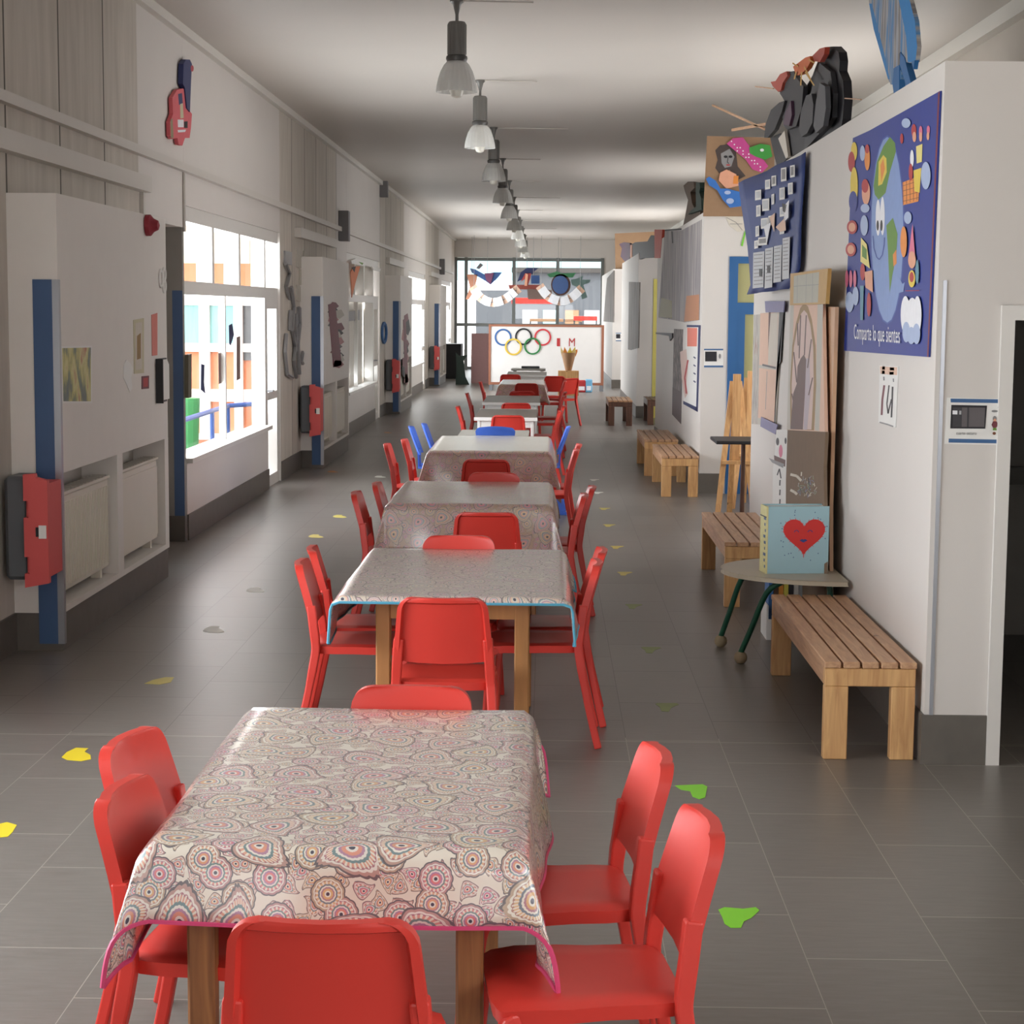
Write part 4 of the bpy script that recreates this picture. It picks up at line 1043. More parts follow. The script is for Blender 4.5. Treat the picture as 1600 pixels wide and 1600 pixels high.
A.poly(T([(330, 1080), (355, 1090), (375, 1130), (388, 1120), (380, 1175), (345, 1185), (325, 1150)]), sky_)
# basket of children
A.poly(T([(375, 540), (475, 500), (468, 650), (378, 672)]), ora)
for i in range(5): A.line(T([(378 + i * 20, 535 - i * 8), (380 + i * 20, 668 - i * 6)]), .8, brn, same=i > 0)
for i in range(4): A.line(T([(376, 560 + i * 30), (474, 530 + i * 32)]), .8, brn, same=True)
A.poly(T([(440, 470), (485, 455), (475, 600), (445, 590)]), yel); A.poly(T([(455, 330), (492, 315), (488, 420), (458, 430)]), C('light_yellow', 230, 214, 130))
for (x, y, a, b, m_) in ((442, 240, 14, 40, redp), (482, 245, 10, 34, pnk), (445, 275, 11, 30, skin), (482, 275, 9, 28, skin), (527, 235, 9, 26, pnk), (525, 270, 8, 24, skin), (372, 285, 9, 30, redp), (432, 400, 11, 50, whi), (425, 480, 12, 50, redp)): el(x, y, a, b, m_)
# children left of globe
for (x, y, a, b, m_) in ((95, 360, 18, 55, yel), (80, 420, 20, 60, redp), (95, 560, 22, 110, yel), (90, 650, 25, 60, navy), (172, 400, 16, 70, ora), (172, 345, 12, 26, redp), (165, 600, 24, 70, skin), (160, 560, 20, 40, redp), (160, 690, 26, 26, cl)): el(x, y, a, b, m_)
for (x, y, a, b, m_) in ((145, 370, 15, 45, cl), (155, 790, 22, 60, cl), (70, 1235, 24, 60, cl), (105, 1200, 18, 55, cl), (410, 745, 22, 36, cl), (400, 195, 26, 28, cl), (515, 500, 28, 80, cl)): el(x, y, a, b, m_)
for i, (x, y) in enumerate(((85, 800), (78, 930))): 
    el(x, y, 30, 40, redp); el(x, y, 20, 26, skin)
for x in (55, 78, 102): el(x, 1100, 9, 50, pnk)
A.poly(T([(138, 860), (172, 900), (190, 1040), (135, 1000)]), C('light_yellow', 230, 214, 130)); A.poly(T([(145, 900), (172, 930), (172, 990), (145, 970)]), grn)
el(148, 1060, 14, 50, redp); A.poly(T([(160, 1060), (205, 1050), (208, 1180), (165, 1150)]), skin); A.poly(T([(133, 1140), (155, 1140), (150, 1340), (135, 1340)]), C('teal', 90, 140, 160)); el(185, 1250, 12, 70, redp)
# right side: balloon, hat child, cloud
el(388, 885, 19, 90, ora); A.poly(T([(440, 780), (455, 960), (418, 960)]), pnk); el(437, 990, 22, 50, skin); el(436, 1100, 20, 50, yel); el(436, 1090, 13, 30, redp); A.line(T([(400, 1170), (480, 1168)]), 1, redp); el(468, 1060, 10, 70, C('teal', 90, 140, 160))
for (x, y, a, b) in ((400, 1310, 28, 110), (440, 1340, 40, 130), (470, 1310, 24, 110), (405, 1410, 22, 60), (465, 1420, 22, 60), (435, 1430, 24, 50)): el(x, y, a, b, whi if y < 1400 else cl)
A.text('Comparte lo que sientes', (sx(100), sy(1478)), (sx(368), sy(1508)), 31, whi)
A.done('globe_poster', 'large blue poster with a smiling globe and children, on the right wall', 'poster')

# small white sheet with figures
A = Art('X', XP - .004)
kx = lambda x: 1360 + x * 60 / 800.0; ky = lambda y: 560 + y * 120 / 1600.0
U = lambda l: [(kx(a), ky(b)) for a, b in l]
A.slab(U([(190, 150), (580, 170), (520, 1440), (165, 1330)]), M_WHITE, .003)
A.poly(U([(200, 165), (560, 185), (555, 350), (205, 320)]), pch)
for a, b, w_, h_ in ((275, 200, 30, 35), (270, 290, 30, 35), (450, 220, 45, 30), (440, 310, 45, 30)): A.poly(U([(a - w_, b - h_), (a + w_, b - h_), (a + w_, b + h_), (a - w_, b + h_)]), brn, True)
A.line(U([(290, 560), (250, 860), (235, 1180)]), 3.2, C('dark_red', 110, 50, 60)); A.line(U([(280, 380), (285, 460)]), 2.4, gry)
A.line(U([(390, 560), (345, 950), (370, 1150), (440, 850)]), 2, blk); A.line(U([(465, 590), (455, 900), (440, 1230)]), 2.6, blk); A.line(U([(480, 420), (485, 490)]), 2, gry)
A.line(U([(195, 1330), (370, 1380), (480, 1420)]), 2.2, gry)
A.done('drawing_sheet', 'small white sheet with red and black figures below the globe poster', 'drawing')

# plaque beside the nearest doorway
PY = PODS[0][0]
A = Art('Y', PY - .003)
gx = lambda x: 1470 + x * 110 / 1600.0; gy = lambda y: 610 + y * 95 / 1382.0
G = lambda l: [(gx(a), gy(b)) for a, b in l]
A.slab(G([(140, 165), (1430, 190), (1345, 1245), (85, 1215)]), M_WHITE, .006)
A.poly(G([(220, 185), (1425, 205), (1415, 290), (225, 272)]), C('plaque_blue', 62, 100, 146)); A.poly(G([(180, 1095), (1350, 1120), (1345, 1205), (175, 1185)]), C('plaque_blue', 62, 100, 146), True)
A.poly(G([(238, 330), (1050, 345), (1010, 870), (212, 865)]), blk); A.poly(G([(275, 385), (1005, 390), (985, 830), (265, 830)]), C('screen_grey', 98, 92, 94)); A.poly(G([(275, 385), (480, 388), (470, 830), (265, 830)]), C('screen_dark', 62, 60, 64)); A.poly(G([(600, 388), (640, 388), (630, 830), (590, 830)]), C('screen_dark', 62, 60, 64), True)
A.poly(G([(265, 455), (375, 458), (372, 545), (262, 542)]), whi); A.poly(G([(415, 460), (465, 462), (462, 548), (412, 545)]), C('screen_light', 170, 170, 172), True)
A.text('cuarto oscuro', (gx(345), gy(1005)), (gx(805), gy(1008)), 3.8, blk)
A.ell(gx(1220), gy(640), 3.0, 4.2, gry); A.ell(gx(1222), gy(680), 2.2, 2.8, skin); A.poly(G([(1180, 700), (1260, 700), (1300, 780), (1250, 850), (1180, 850), (1145, 780)]), C('dark_red', 110, 50, 60)); A.poly(G([(1185, 850), (1250, 850), (1265, 905), (1170, 905)]), grn)
A.ell(gx(1205), gy(975), 2.6, 2.4, brn); A.ell(gx(1215), gy(470), 5, 1.8, gry); A.ell(gx(1320), gy(385), 2.4, 2.2, C('screen_light', 170, 170, 172))
A.done('door_plaque', 'white plaque with blue bars and a dark picture beside the nearest doorway', 'sign')
# the same kind of plaque on the second room
def small_plaque(px0, py0, px1, py1, Y, label):
    A = Art('Y', Y - .003, step=.002)
    A.slab([(px0, py0), (px1, py0), (px1, py1), (px0, py1)], M_WHITE, .006); w_, h_ = px1 - px0, py1 - py0
    A.poly([(px0, py0), (px1, py0), (px1, py0 + h_ * .08), (px0, py0 + h_ * .08)], C('plaque_blue', 62, 100, 146)); A.poly([(px0, py1 - h_ * .1), (px1, py1 - h_ * .1), (px1, py1), (px0, py1)], C('plaque_blue', 62, 100, 146), True)
    A.poly([(px0 + w_ * .06, py0 + h_ * .15), (px0 + w_ * .66, py0 + h_ * .15), (px0 + w_ * .66, py0 + h_ * .68), (px0 + w_ * .06, py0 + h_ * .68)], blk)
    A.ell(px0 + w_ * .82, py0 + h_ * .4, w_ * .06, h_ * .14, gry, n=10)
    A.done('door_plaque', label, 'sign')
small_plaque(1100, 545, 1130, 574, PODS[1][0], 'small plaque with a dark picture on the second room, beside the blue door')
small_plaque(962, 520, 973, 533, PODS[3][0], 'tiny plaque with a dark picture on the farthest room')

# navy banner with photographs
def banner():
    Q = [Vector((1.40, 14.15, 0)), Vector((1.585, 11.42, 0))]
    e = (Q[1] - Q[0]); n = Vector((-e.y, e.x, 0)).normalized() * 1
    if n.x > 0: n = -n
    def w(px, py, k=0):
        # intersect the pixel ray with the banner's own upright plane
        d = ray(px, py); t = (Q[0] - CO).dot(n) / d.dot(n); return CO + d * t + n * .0015 * k
    bx = lambda x: 900 + x / 4.0; by = lambda y: 200 + y / 4.0
    t = thing('photo_banner', 'navy fabric banner with white photographs hanging beside the blue door', 'banner', w(1205, 350))
    O = w(1205, 350)
    mb = MB()
    L_ = [(1018, 345), (1040, 480), (1065, 620), (1085, 740), (1095, 860), (1100, 980), (1072, 1040)]; R_ = [(1442, 150), (1440, 300), (1430, 460), (1420, 620), (1415, 760), (1405, 880), (1330, 1005)]
    nu = 10; vs = []; fs = []
    for j, (l, r) in enumerate(zip(L_, R_)):
        for i in range(nu + 1):
            q = i / nu; p = w(bx(l[0] + (r[0] - l[0]) * q), by(l[1] + (r[1] - l[1]) * q)); p += n * (.012 * math.sin(i * 1.3 + j * .5)); vs.append(p)
    for j in range(6):
        for i in range(nu): a = j * (nu + 1) + i; fs.append((a, a + 1, a + nu + 2, a + nu + 1))
    mb.add(vs, fs, C('navy_cloth', 40, 62, 124)); c = mb.build('cloth', t, origin=O, smooth=True); md = c.modifiers.new('t', 'SOLIDIFY'); md.thickness = .004
    mb = MB(); pap = [M_WHITE, C('newsprint', 196, 198, 202)]
    def qd(pts, k, m_): mb.face([w(bx(a), by(b), 12 + k) for a, b in pts], m_)
    for (x, y, a, b) in ((1135, 385, 38, 62), (1198, 320, 32, 60), (1238, 295, 30, 65), (1298, 245, 34, 85), (1355, 230, 30, 75), (1142, 480, 28, 70), (1180, 440, 44, 75), (1238, 410, 18, 65), (1288, 370, 34, 75), (1342, 340, 30, 72), (1138, 610, 22, 65), (1172, 560, 44, 65), (1218, 545, 30, 60), (1290, 490, 34, 60), (1130, 700, 24, 50), (1155, 680, 55, 50), (1290, 600, 28, 60)):
        qd([(x, y + 6), (x + a, y), (x + a, y + b), (x, y + b + 6)], 0, pap[0]); qd([(x + 6, y + 14), (x + a - 6, y + 10), (x + a - 6, y + b - 12), (x + 6, y + b - 8)], 1, gry if (x + y) % 2 else pap[1])
    for (x, y, a, b) in ((1125, 770, 70, 225), (1200, 745, 50, 250), (1255, 730, 50, 230), (1310, 680, 46, 260)):
        qd([(x, y + 10), (x + a, y), (x + a - 6, y + b), (x - 4, y + b + 8)], 1, pap[1])
        for q in range(9): qd([(x + 5, y + 22 + q * 23), (x + a - 10, y + 17 + q * 23), (x + a - 10, y + 22 + q * 23), (x + 5, y + 27 + q * 23)], 2, gry)
    for (x, y) in ((1165, 880), (1215, 860)): qd([(x, y), (x + 18, y), (x + 18, y + 46), (x, y + 46)], 3, blk)
    for pts, m_ in (([(1195, 615), (1240, 590), (1215, 720)], whi), ([(1230, 560), (1265, 530), (1260, 650)], pch), ([(1270, 620), (1330, 560), (1335, 640), (1300, 650)], pch), ([(1330, 480), (1355, 450), (1350, 560), (1320, 590)], whi), ([(1310, 470), (1340, 480), (1330, 530), (1315, 520)], blk)): qd(pts, 4, m_)
    mb.build('photographs', t, origin=O)
banner()

# castle made of cardboard leaning on the wall
t = thing('cardboard_castle', 'tall cardboard castle door with a pointed arch and painted towers, leaning on the right wall', 'cardboard model', (1.5, 10.9, 0)); O = (1.5, 10.9, 0)
ax = lambda x: 1160 + x / 4.0; ay = lambda y: 400 + y / 4.0
V = lambda l: [(ax(a), ay(b)) for a, b in l]
A = Art('X', 1.535); A.slab(V([(525, 318), (580, 318), (545, 1560), (545, 2300), (515, 2300), (520, 1560)]), C('tan_board', 208, 166, 132), .02); A.mb.build('back_board', t, origin=O)
A = Art('X', 1.50)
A.slab(V([(300, 290), (500, 295), (515, 1100), (278, 1090)]), pch, .018)
A.poly(V([(300, 300), (322, 300), (300, 1085), (278, 1085)]), C('pale_stone', 190, 184, 172)); A.poly(V([(470, 300), (505, 300), (480, 1095), (452, 1090)]), C('pale_stone', 190, 184, 172), True)
outer = [(300, 1080), (298, 800), (312, 560), (335, 420), (362, 325), (385, 295), (410, 315), (435, 400), (458, 560), (462, 800), (448, 1090)]
inner = [(310, 1080), (308, 800), (322, 570), (345, 440), (368, 360), (386, 338), (405, 360), (425, 430), (443, 570), (446, 800), (432, 1085)]
A.poly(V(outer), C('ochre', 150, 116, 60)); A.poly(V(inner), C('pale_pink', 214, 186, 176))
A.poly(V([(345, 690), (365, 640), (385, 615), (400, 650), (395, 800), (378, 1085), (300, 1082), (318, 860), (340, 800)]), C('dark_brown', 92, 56, 48))
A.poly(V([(400, 640), (420, 640), (425, 860), (405, 1085), (382, 1085)]), C('pale_lilac', 184, 170, 178))
for l in ([(365, 370), (355, 640)], [(400, 370), (388, 620)], [(432, 520), (408, 700)], [(322, 600), (340, 790)], [(345, 420), (350, 560)], [(440, 760), (415, 870)], [(310, 860), (330, 960)]): A.line(V(l), 1.8, C('dark_brown', 92, 56, 48))
A.mb.build('arched_door', t, origin=O)
A = Art('X', 1.488)
A.slab(V([(300, 110), (535, 78), (520, 300), (296, 308)]), C('gold_tower', 190, 150, 84), .02); A.poly(V([(322, 125), (480, 100), (472, 290), (318, 296)]), C('pale_stone2', 178, 176, 160)); A.line(V([(320, 190), (478, 178)]), .8, gry); A.line(V([(345, 122), (342, 292)]), .5, gry); A.line(V([(400, 112), (396, 292)]), .5, gry); A.line(V([(440, 108), (436, 292)]), .5, gry)
A.mb.build('tower_top', t, origin=O)
A = Art('X', 1.492)
A.slab(V([(282, 1088), (520, 1100), (508, 1320), (512, 1560), (512, 2290), (268, 2250), (272, 1400)]), M_CARDD, .018)
for l, w_ in (([(300, 1365), (340, 1375), (368, 1405)], 4), ([(300, 1462), (325, 1475), (342, 1490)], 4), ([(370, 1350), (368, 1375)], 2)): A.line(V(l), w_, C('chalk', 206, 196, 178))
for i in range(60):
    a = random.uniform(0, 6.28); r = random.uniform(0, 1) ** .6; cx_, cy_ = 408 + 60 * r * math.cos(a), 1445 + 75 * r * math.sin(a); b = random.uniform(0, 3.1)
    A.line(V([(cx_ - 10 * math.cos(b), cy_ - 12 * math.sin(b)), (cx_ + 10 * math.cos(b), cy_ + 12 * math.sin(b))]), .9, random.choice([C('chalk', 206, 196, 178), gry, C('chalk_blue', 110, 120, 150), C('chalk_green', 130, 150, 120)]), same=i > 0)
A.mb.build('lower_board', t, origin=O)
# white puppet strip
A = Art('X', 1.50)
A.slab(V([(212, 1085), (290, 1085), (282, 1300), (272, 1500), (268, 2250), (180, 2150), (190, 1330), (200, 1270)]), M_WHITE, .01)
A.ell(ax(220), ay(1160), 2.4, 6, blk); A.ell(ax(270), ay(1155), 1.6, 5, blk); A.ell(ax(240), ay(1220), 3, 10, pnk)
A.poly(V([(198, 1245), (270, 1275), (268, 1318), (200, 1285)]), C('dark_brown', 92, 56, 48)); A.poly(V([(165, 1262), (262, 1300), (255, 1325), (185, 1290)]), gry)
A.line(V([(218, 1370), (232, 1330), (242, 1390)]), 1.8, blk)
for q in range(5): A.line(V([(236, 1400 + q * 60), (234, 1435 + q * 60)]), 2, blk)
A.done('paper_puppet', 'tall white paper figure with dark eyes and pink nose beside the cardboard castle', 'paper figure')
# painted shutter panels
A = Art('X', XP - .012)
A.slab(V([(72, 368), (245, 350), (205, 1060), (56, 1050)]), C('pale_stone', 190, 184, 172), .012)
A.poly(V([(72, 370), (105, 366), (98, 1050), (56, 1048)]), MATS.get('streak_grey') or streak('streak_grey', [(120, 112, 108), (176, 170, 164), (196, 190, 180), (150, 100, 88)], (1, 14, 5)))
A.poly(V([(112, 358), (225, 352), (215, 690), (105, 680)]), pch); A.poly(V([(170, 360), (222, 352), (215, 690), (160, 680)]), C('pale_beige', 206, 196, 182)); A.poly(V([(105, 700), (212, 712), (200, 1050), (98, 1010)]), pch, True); A.poly(V([(165, 352), (178, 352), (160, 590)]), C('dark_brown', 92, 56, 48))
A.poly(V([(232, 350), (258, 345), (240, 660), (215, 700), (205, 1060), (198, 1050)]), blk); A.line(V([(125, 680), (210, 700)]), 3, C('screen_grey', 98, 92, 94)); A.line(V([(155, 720), (145, 960)]), .8, gry)
A.done('shutter_panels', 'painted beige shutter panels with dark outlines left of the cardboard castle', 'painted panel')
A = Art('X', XP - .03); A.slab(V([(140, 282), (262, 282), (256, 352), (144, 352)]), C('lilac_card', 128, 124, 160), .006); A.done('lilac_card', 'lilac card strip above the painted shutter panels', 'card')
A = Art('X', XP - .03); A.slab(V([(116, 1005), (218, 1055), (205, 1115), (112, 1065)]), C('lilac_card', 128, 124, 160), .006); A.done('lilac_card', 'lilac card strip below the painted shutter panels', 'card')

# ================================================================== FIGURES STANDING ON THE ROOM TOPS
# grey and blue brushed figure above the globe poster
t = thing('painted_bird_legs', 'tall cardboard cutout brushed grey and blue standing on top of the nearest wall', 'cardboard figure', (1.66, 8.6, ZP)); O = (1.66, 8.6, ZP)
A = Art('X', 1.66)
hx = lambda x: 1050 + x * 450 / 1600.0; hy = lambda y: y * 400 / 1422.0
H = lambda l: [(hx(a), hy(b)) for a, b in l]
body = [(1090, -260), (1280, -260), (1320, 0), (1350, 120), (1362, 260), (1352, 345), (1325, 350), (1300, 345), (1290, 330), (1270, 285), (1262, 300), (1262, 380), (1275, 400), (1270, 440), (1245, 470), (1215, 470), (1200, 440), (1160, 300), (1120, 160), (1095, 20)]
A.slab(H(body), streak('brush_grey_blue', [(150, 146, 144), (110, 108, 112), (168, 162, 156), (60, 120, 170), (140, 138, 140)], (1, 16, 1.5)), .02)
A.poly(H([(1240, -260), (1280, -260), (1320, 0), (1350, 120), (1362, 260), (1352, 345), (1310, 345), (1300, 200), (1260, 0)]), C('strong_blue', 30, 116, 176))
A.poly(H([(1095, 20), (1110, 20), (1180, 300), (1210, 440), (1200, 440), (1160, 300), (1120, 160)]), C('strong_blue', 30, 116, 176), True)
A.mb.build('body', t, origin=O)
A = Art('X', 1.655); M_BB = C('leg_blue', 36, 96, 150)
A.slab(H([(1230, 380), (1262, 360), (1262, 545), (1235, 545), (1225, 470)]), M_BB, .03).slab(H([(1268, 290), (1290, 320), (1332, 480), (1305, 500), (1290, 440), (1265, 360)]), M_BB, .03).slab(H([(1330, 340), (1348, 335), (1340, 385)]), M_BB, .02)
A.mb.build('leg', t, origin=O)
# black crow like figures
t = thing('black_cutout_birds', 'black and grey cardboard birds with orange crests standing on the nearest wall top', 'cardboard figure', (1.68, 11.5, ZP)); O = (1.68, 11.5, ZP)
ch = C('charcoal', 52, 52, 56)
def lay(X_, pts, m_, nm, tk=.03):
    A = Art('X', X_); A.slab(H(pts), m_, tk); A.mb.build(nm, t, origin=O)
lay(1.72, [(845, 262), (895, 258), (925, 290), (932, 340), (928, 395), (950, 450), (956, 560), (948, 660), (935, 735), (860, 790), (750, 835), (650, 870), (640, 700), (700, 560), (780, 420), (810, 340)], blk, 'back_body', .05)
lay(1.685, [(820, 350), (880, 400), (895, 520), (890, 650), (860, 700), (820, 740), (735, 835), (740, 700), (760, 560), (790, 430)], ch, 'front_body')
lay(1.66, [(600, 440), (640, 400), (675, 395), (690, 430), (730, 480), (720, 600), (690, 700), (640, 720), (620, 700), (610, 620), (625, 560), (600, 520)], blk, 'small_body')
lay(1.64, [(595, 570), (625, 560), (610, 620), (570, 720), (530, 765), (512, 765), (520, 690), (550, 610)], blk, 'wing')
lay(1.64, [(745, 530), (775, 520), (785, 580), (780, 680), (750, 740), (720, 760), (705, 720), (715, 620)], ch, 'wing')
lay(1.635, [(820, 460), (850, 480), (855, 600), (840, 700), (800, 740), (785, 700), (800, 560)], C('charcoal_light', 84, 84, 88), 'wing')
lay(1.64, [(630, 620), (660, 560), (665, 640), (650, 700), (618, 690)], C('plum', 78, 48, 72), 'wing')
lay(1.64, [(548, 455), (575, 450), (600, 412), (635, 396), (642, 420), (615, 460), (605, 500), (590, 510), (560, 480)], C('crest_red', 176, 68, 48), 'crest')
lay(1.64, [(672, 370), (700, 350), (740, 320), (765, 312), (770, 340), (750, 380), (720, 410), (690, 420)], C('crest_orange', 214, 104, 40), 'crest')
lay(1.655, [(780, 310), (820, 270), (850, 262), (845, 300), (820, 345), (790, 340)], C('crest_red', 176, 68, 48), 'crest')
A = Art('X', 1.632)
for l in ([(740, 400), (790, 475)], [(720, 400), (715, 475)], [(735, 370), (770, 440)], [(760, 330), (790, 350)], [(700, 370), (670, 350)], [(690, 400), (680, 440)]): A.line(H(l), 2, C('straw', 200, 150, 50))
A.mb.build('straw', t, origin=O)
lay(1.70, [(545, 765), (600, 740), (640, 880), (585, 935)], blk, 'tail', .02); lay(1.69, [(590, 770), (625, 725), (645, 870), (632, 880)], C('pale_beige', 206, 196, 182), 'tail', .02)
for i, (a, b, nm) in enumerate((((460, 481), (560, 492), 'stick'), ((958, 546), (1045, 553), 'stick'))):
    A = Art('X', 1.68); A.slab([(hx(a[0]), hy(a[1]) - .8), (hx(b[0]), hy(b[1]) - .8), (hx(b[0]), hy(b[1]) + .8), (hx(a[0]), hy(a[1]) + .8)], M_PINE, .01); A.mb.build(nm, t, origin=O)
# crossed laths
t = thing('crossed_laths', 'two thin crossed wooden laths sticking out beside the black birds', 'sticks', (1.64, 14.0, ZP)); O = (1.64, 14.0, ZP)
for a, b, w_ in (((222, 585), (515, 720), 2.6), ((330, 722), (520, 688), 4)):
    A = Art('X', 1.64); A.slab([(hx(a[0]), hy(a[1]) - w_ / 2), (hx(b[0]), hy(b[1]) - w_ / 2), (hx(b[0]), hy(b[1]) + w_ / 2), (hx(a[0]), hy(a[1]) + w_ / 2)], M_PINE, .02); A.mb.build('lath', t, origin=O)

# brown board painting on the second room
Y2 = PODS[1][0]
A = Art('Y', Y2 - .03, step=.003)
cx4 = lambda x: 900 + x / 4.0; cy4 = lambda y: 200 + y / 4.0
Kk = lambda l: [(cx4(a), cy4(b)) for a, b in l]
A.slab(Kk([(820, 50), (1240, 60), (1240, 330), (1110, 330), (1060, 552), (795, 552)]), C('kraft_board', 150, 118, 88), .02)
A.poly(Kk([(870, 140), (900, 108), (960, 100), (1000, 150), (1010, 240), (1060, 300), (1000, 330), (960, 260), (900, 290), (870, 250), (885, 200)]), C('dark_hair', 70, 58, 54))
A.poly(Kk([(905, 160), (960, 130), (990, 180), (970, 240), (930, 250), (910, 220)]), gry); A.ell(cx4(935), cy4(180), 3, 2, blk); A.ell(cx4(965), cy4(180), 3, 2, blk); A.line(Kk([(950, 185), (945, 215), (955, 222)]), 1, blk); A.ell(cx4(950), cy4(232), 3.4, 1, redp)
A.poly(Kk([(900, 280), (940, 260), (1000, 290), (1020, 360), (940, 380), (890, 330)]), skin); A.poly(Kk([(985, 300), (1015, 300), (1010, 350), (980, 350)]), ora)
A.poly(Kk([(940, 100), (980, 65), (1040, 60), (1080, 110), (1100, 160), (1170, 200), (1200, 240), (1160, 280), (1100, 260), (1060, 200), (1000, 150)]), mag)
for i in range(16): A.ell(cx4(970 + i * 12 + (i % 3) * 6), cy4(85 + i * 10 + (i % 4) * 10), 1.2, 1.2, whi, n=6, same=i > 0)
A.poly(Kk([(1080, 125), (1150, 100), (1210, 110), (1225, 180), (1180, 200), (1120, 180), (1085, 160)]), C('bright_green', 60, 150, 60)); A.ell(cx4(1160), cy4(140), 3, 2.4, whi)
A.poly(Kk([(810, 320), (830, 305), (870, 330), (900, 380), (940, 380), (1020, 400), (1030, 490), (960, 500), (915, 450), (880, 390), (830, 360)]), C('paint_blob_blue', 50, 110, 186)); A.ell(cx4(945), cy4(405), 5, 3, cl); A.ell(cx4(960), cy4(458), 6, 4.4, cl)
A.done('painted_board', 'brown board painted with a dark haired face and pink, green, blue shapes', 'painting')
A = Art('Y', Y2 - .01, step=.003)
A.slab(Kk([(925, 540), (1060, 560), (1060, 640), (1010, 650), (960, 610)]), C('tracing_paper', 214, 206, 192), .004); A.line(Kk([(940, 560), (1000, 590), (1040, 640)]), .8, gry); A.line(Kk([(960, 600), (1040, 600)]), .8, gry)
A.slab(Kk([(1055, 640), (1062, 650), (1042, 740), (1030, 735)]), lgrn, .004)
A.done('leaf_drawing', 'pale leaf drawing with a green stalk pinned above the blue door', 'drawing')
# small statue figure on the edge of second room
t = thing('clay_figures', 'small brown figure and dark green bottle shape on the second wall top', 'figurine', (1.66, 20.9, ZP)); O = (1.66, 20.9, ZP)
A = Art('X', 1.70); A.slab(Kk([(672, 360), (700, 335), (735, 340), (740, 375), (715, 400), (725, 470), (740, 500), (775, 510), (780, 580), (665, 625), (680, 560), (700, 450), (680, 395)]), C('clay_brown', 96, 78, 64), .08); A.mb.build('figure', t, origin=O)
A = Art('X', 1.66); A.slab(Kk([(750, 340), (772, 340), (775, 375), (770, 400), (782, 440), (785, 510), (700, 540), (720, 515), (750, 490), (748, 380)]), C('bottle_green', 34, 52, 44), .06); A.mb.build('bottle', t, origin=O)
# long painted sheet on the second room side wall
XQ = XP - .004
A = Art('X', XQ)
A.slab(Kk([(555, 645), (660, 640), (785, 572), (770, 1200), (680, 1215), (610, 1200), (515, 1185), (535, 900)]), streak('brush_grey_lilac', [(120, 112, 116), (168, 162, 162), (140, 134, 138), (186, 180, 176), (110, 96, 96)], (1, 5, .6)), .008)
A.poly(Kk([(690, 1050), (770, 1040), (768, 1200), (675, 1210)]), C('terracotta', 186, 128, 92)); A.poly(Kk([(535, 1060), (600, 1080), (600, 1190), (515, 1180)]), C('moss', 146, 138, 104), True)
A.line(Kk([(600, 645), (604, 720)]), 2, blk); A.line(Kk([(555, 640), (660, 632)]), 2.6, blk)
A.done('painted_sheet', 'long grey lilac brushed sheet covering the upper side wall of the second room', 'painting')
A = Art('X', XQ); A.slab(Kk([(692, 1230), (780, 1230), (762, 1775), (670, 1725)]), M_WHITE, .006)
A.poly(Kk([(765, 1232), (780, 1232), (762, 1775), (750, 1770)]), dbl); A.poly(Kk([(670, 1705), (755, 1745), (755, 1772), (670, 1725)]), dbl, True); A.poly(Kk([(692, 1230), (765, 1232), (765, 1245), (692, 1245)]), dbl, True)
A.poly(Kk([(695, 1248), (758, 1250), (755, 1365), (695, 1365)]), C('coral_paper', 232, 128, 108)); A.poly(Kk([(650, 1400), (690, 1380), (700, 1500), (690, 1600), (700, 1660), (680, 1690), (660, 1560)]), C('pale_pink', 214, 186, 176)); A.line(Kk([(700, 1450), (680, 1560), (690, 1660)]), 2.4, redp)
for q in range(4): A.line(Kk([(735, 1430 + q * 50), (748, 1440 + q * 50)]), 2, dbl)
A.done('blue_bordered_poster', 'white poster with coral top and dark blue border on the second room side wall', 'poster')
A = Art('X', XQ); A.slab(Kk([(612, 1255), (668, 1258), (655, 1850), (600, 1790)]), streak('brush_black_pink', [(50, 52, 54), (150, 140, 138), (70, 70, 72), (196, 176, 170)], (1, 7, 4)), .006); A.poly(Kk([(603, 1620), (660, 1650), (655, 1850), (600, 1790)]), C('dark_mauve', 96, 84, 86))
A.done('dark_poster', 'narrow black, grey and mauve poster beyond the blue bordered one', 'poster')
A = Art('X', XP - .02); A.slab(Kk([(498, 1278), (600, 1282), (600, 1310), (585, 1330), (580, 1300), (498, 1286)]), blk, .15); A.done('wall_shelf', 'small dark bracket shelf on the side wall of the second room', 'shelf')
# third and farther rooms
Y3 = PODS[2][0]
lx = lambda x: 940 + x * 170 / 1236.0; ly = lambda y: 340 + y * 220 / 1600.0
Lq = lambda l: [(lx(a), ly(b)) for a, b in l]
A = Art('Y', 45.75, step=.004); A.slab(Lq([(150, 180), (600, 160), (600, 280), (350, 540), (245, 640), (158, 640)]), C('kraft_board', 166, 130, 96), .03)
A.done('cardboard_sheet', 'plain brown cardboard sheet standing above the farthest room', 'cardboard')
t = thing('black_dog_cutouts', 'black and purple animal cutouts standing on the third wall top', 'cardboard figure', (1.66, 37, ZP)); O = (1.66, 37, ZP)
for pts, m_, nm in (([(200, 300), (250, 280), (320, 290), (330, 420), (300, 510), (270, 510), (215, 440), (230, 350)], C('plum', 78, 48, 72), 'body'), ([(330, 310), (380, 280), (520, 270), (560, 200), (600, 210), (600, 455), (470, 460), (330, 520)], blk, 'body'), ([(325, 310), (345, 310), (345, 490), (325, 500)], skin, 'stripe'), ([(600, 135), (690, 135), (665, 460), (600, 460)], C('crest_red2', 190, 74, 56), 'red_tower')):
    A = Art('X', 1.64 - .005 * len(nm)); A.slab(Lq(pts), m_, .04); A.mb.build(nm, t, origin=O)
for i, (x, w_) in enumerate(((325, 18), (350, 14), (395, 60))):
    pass
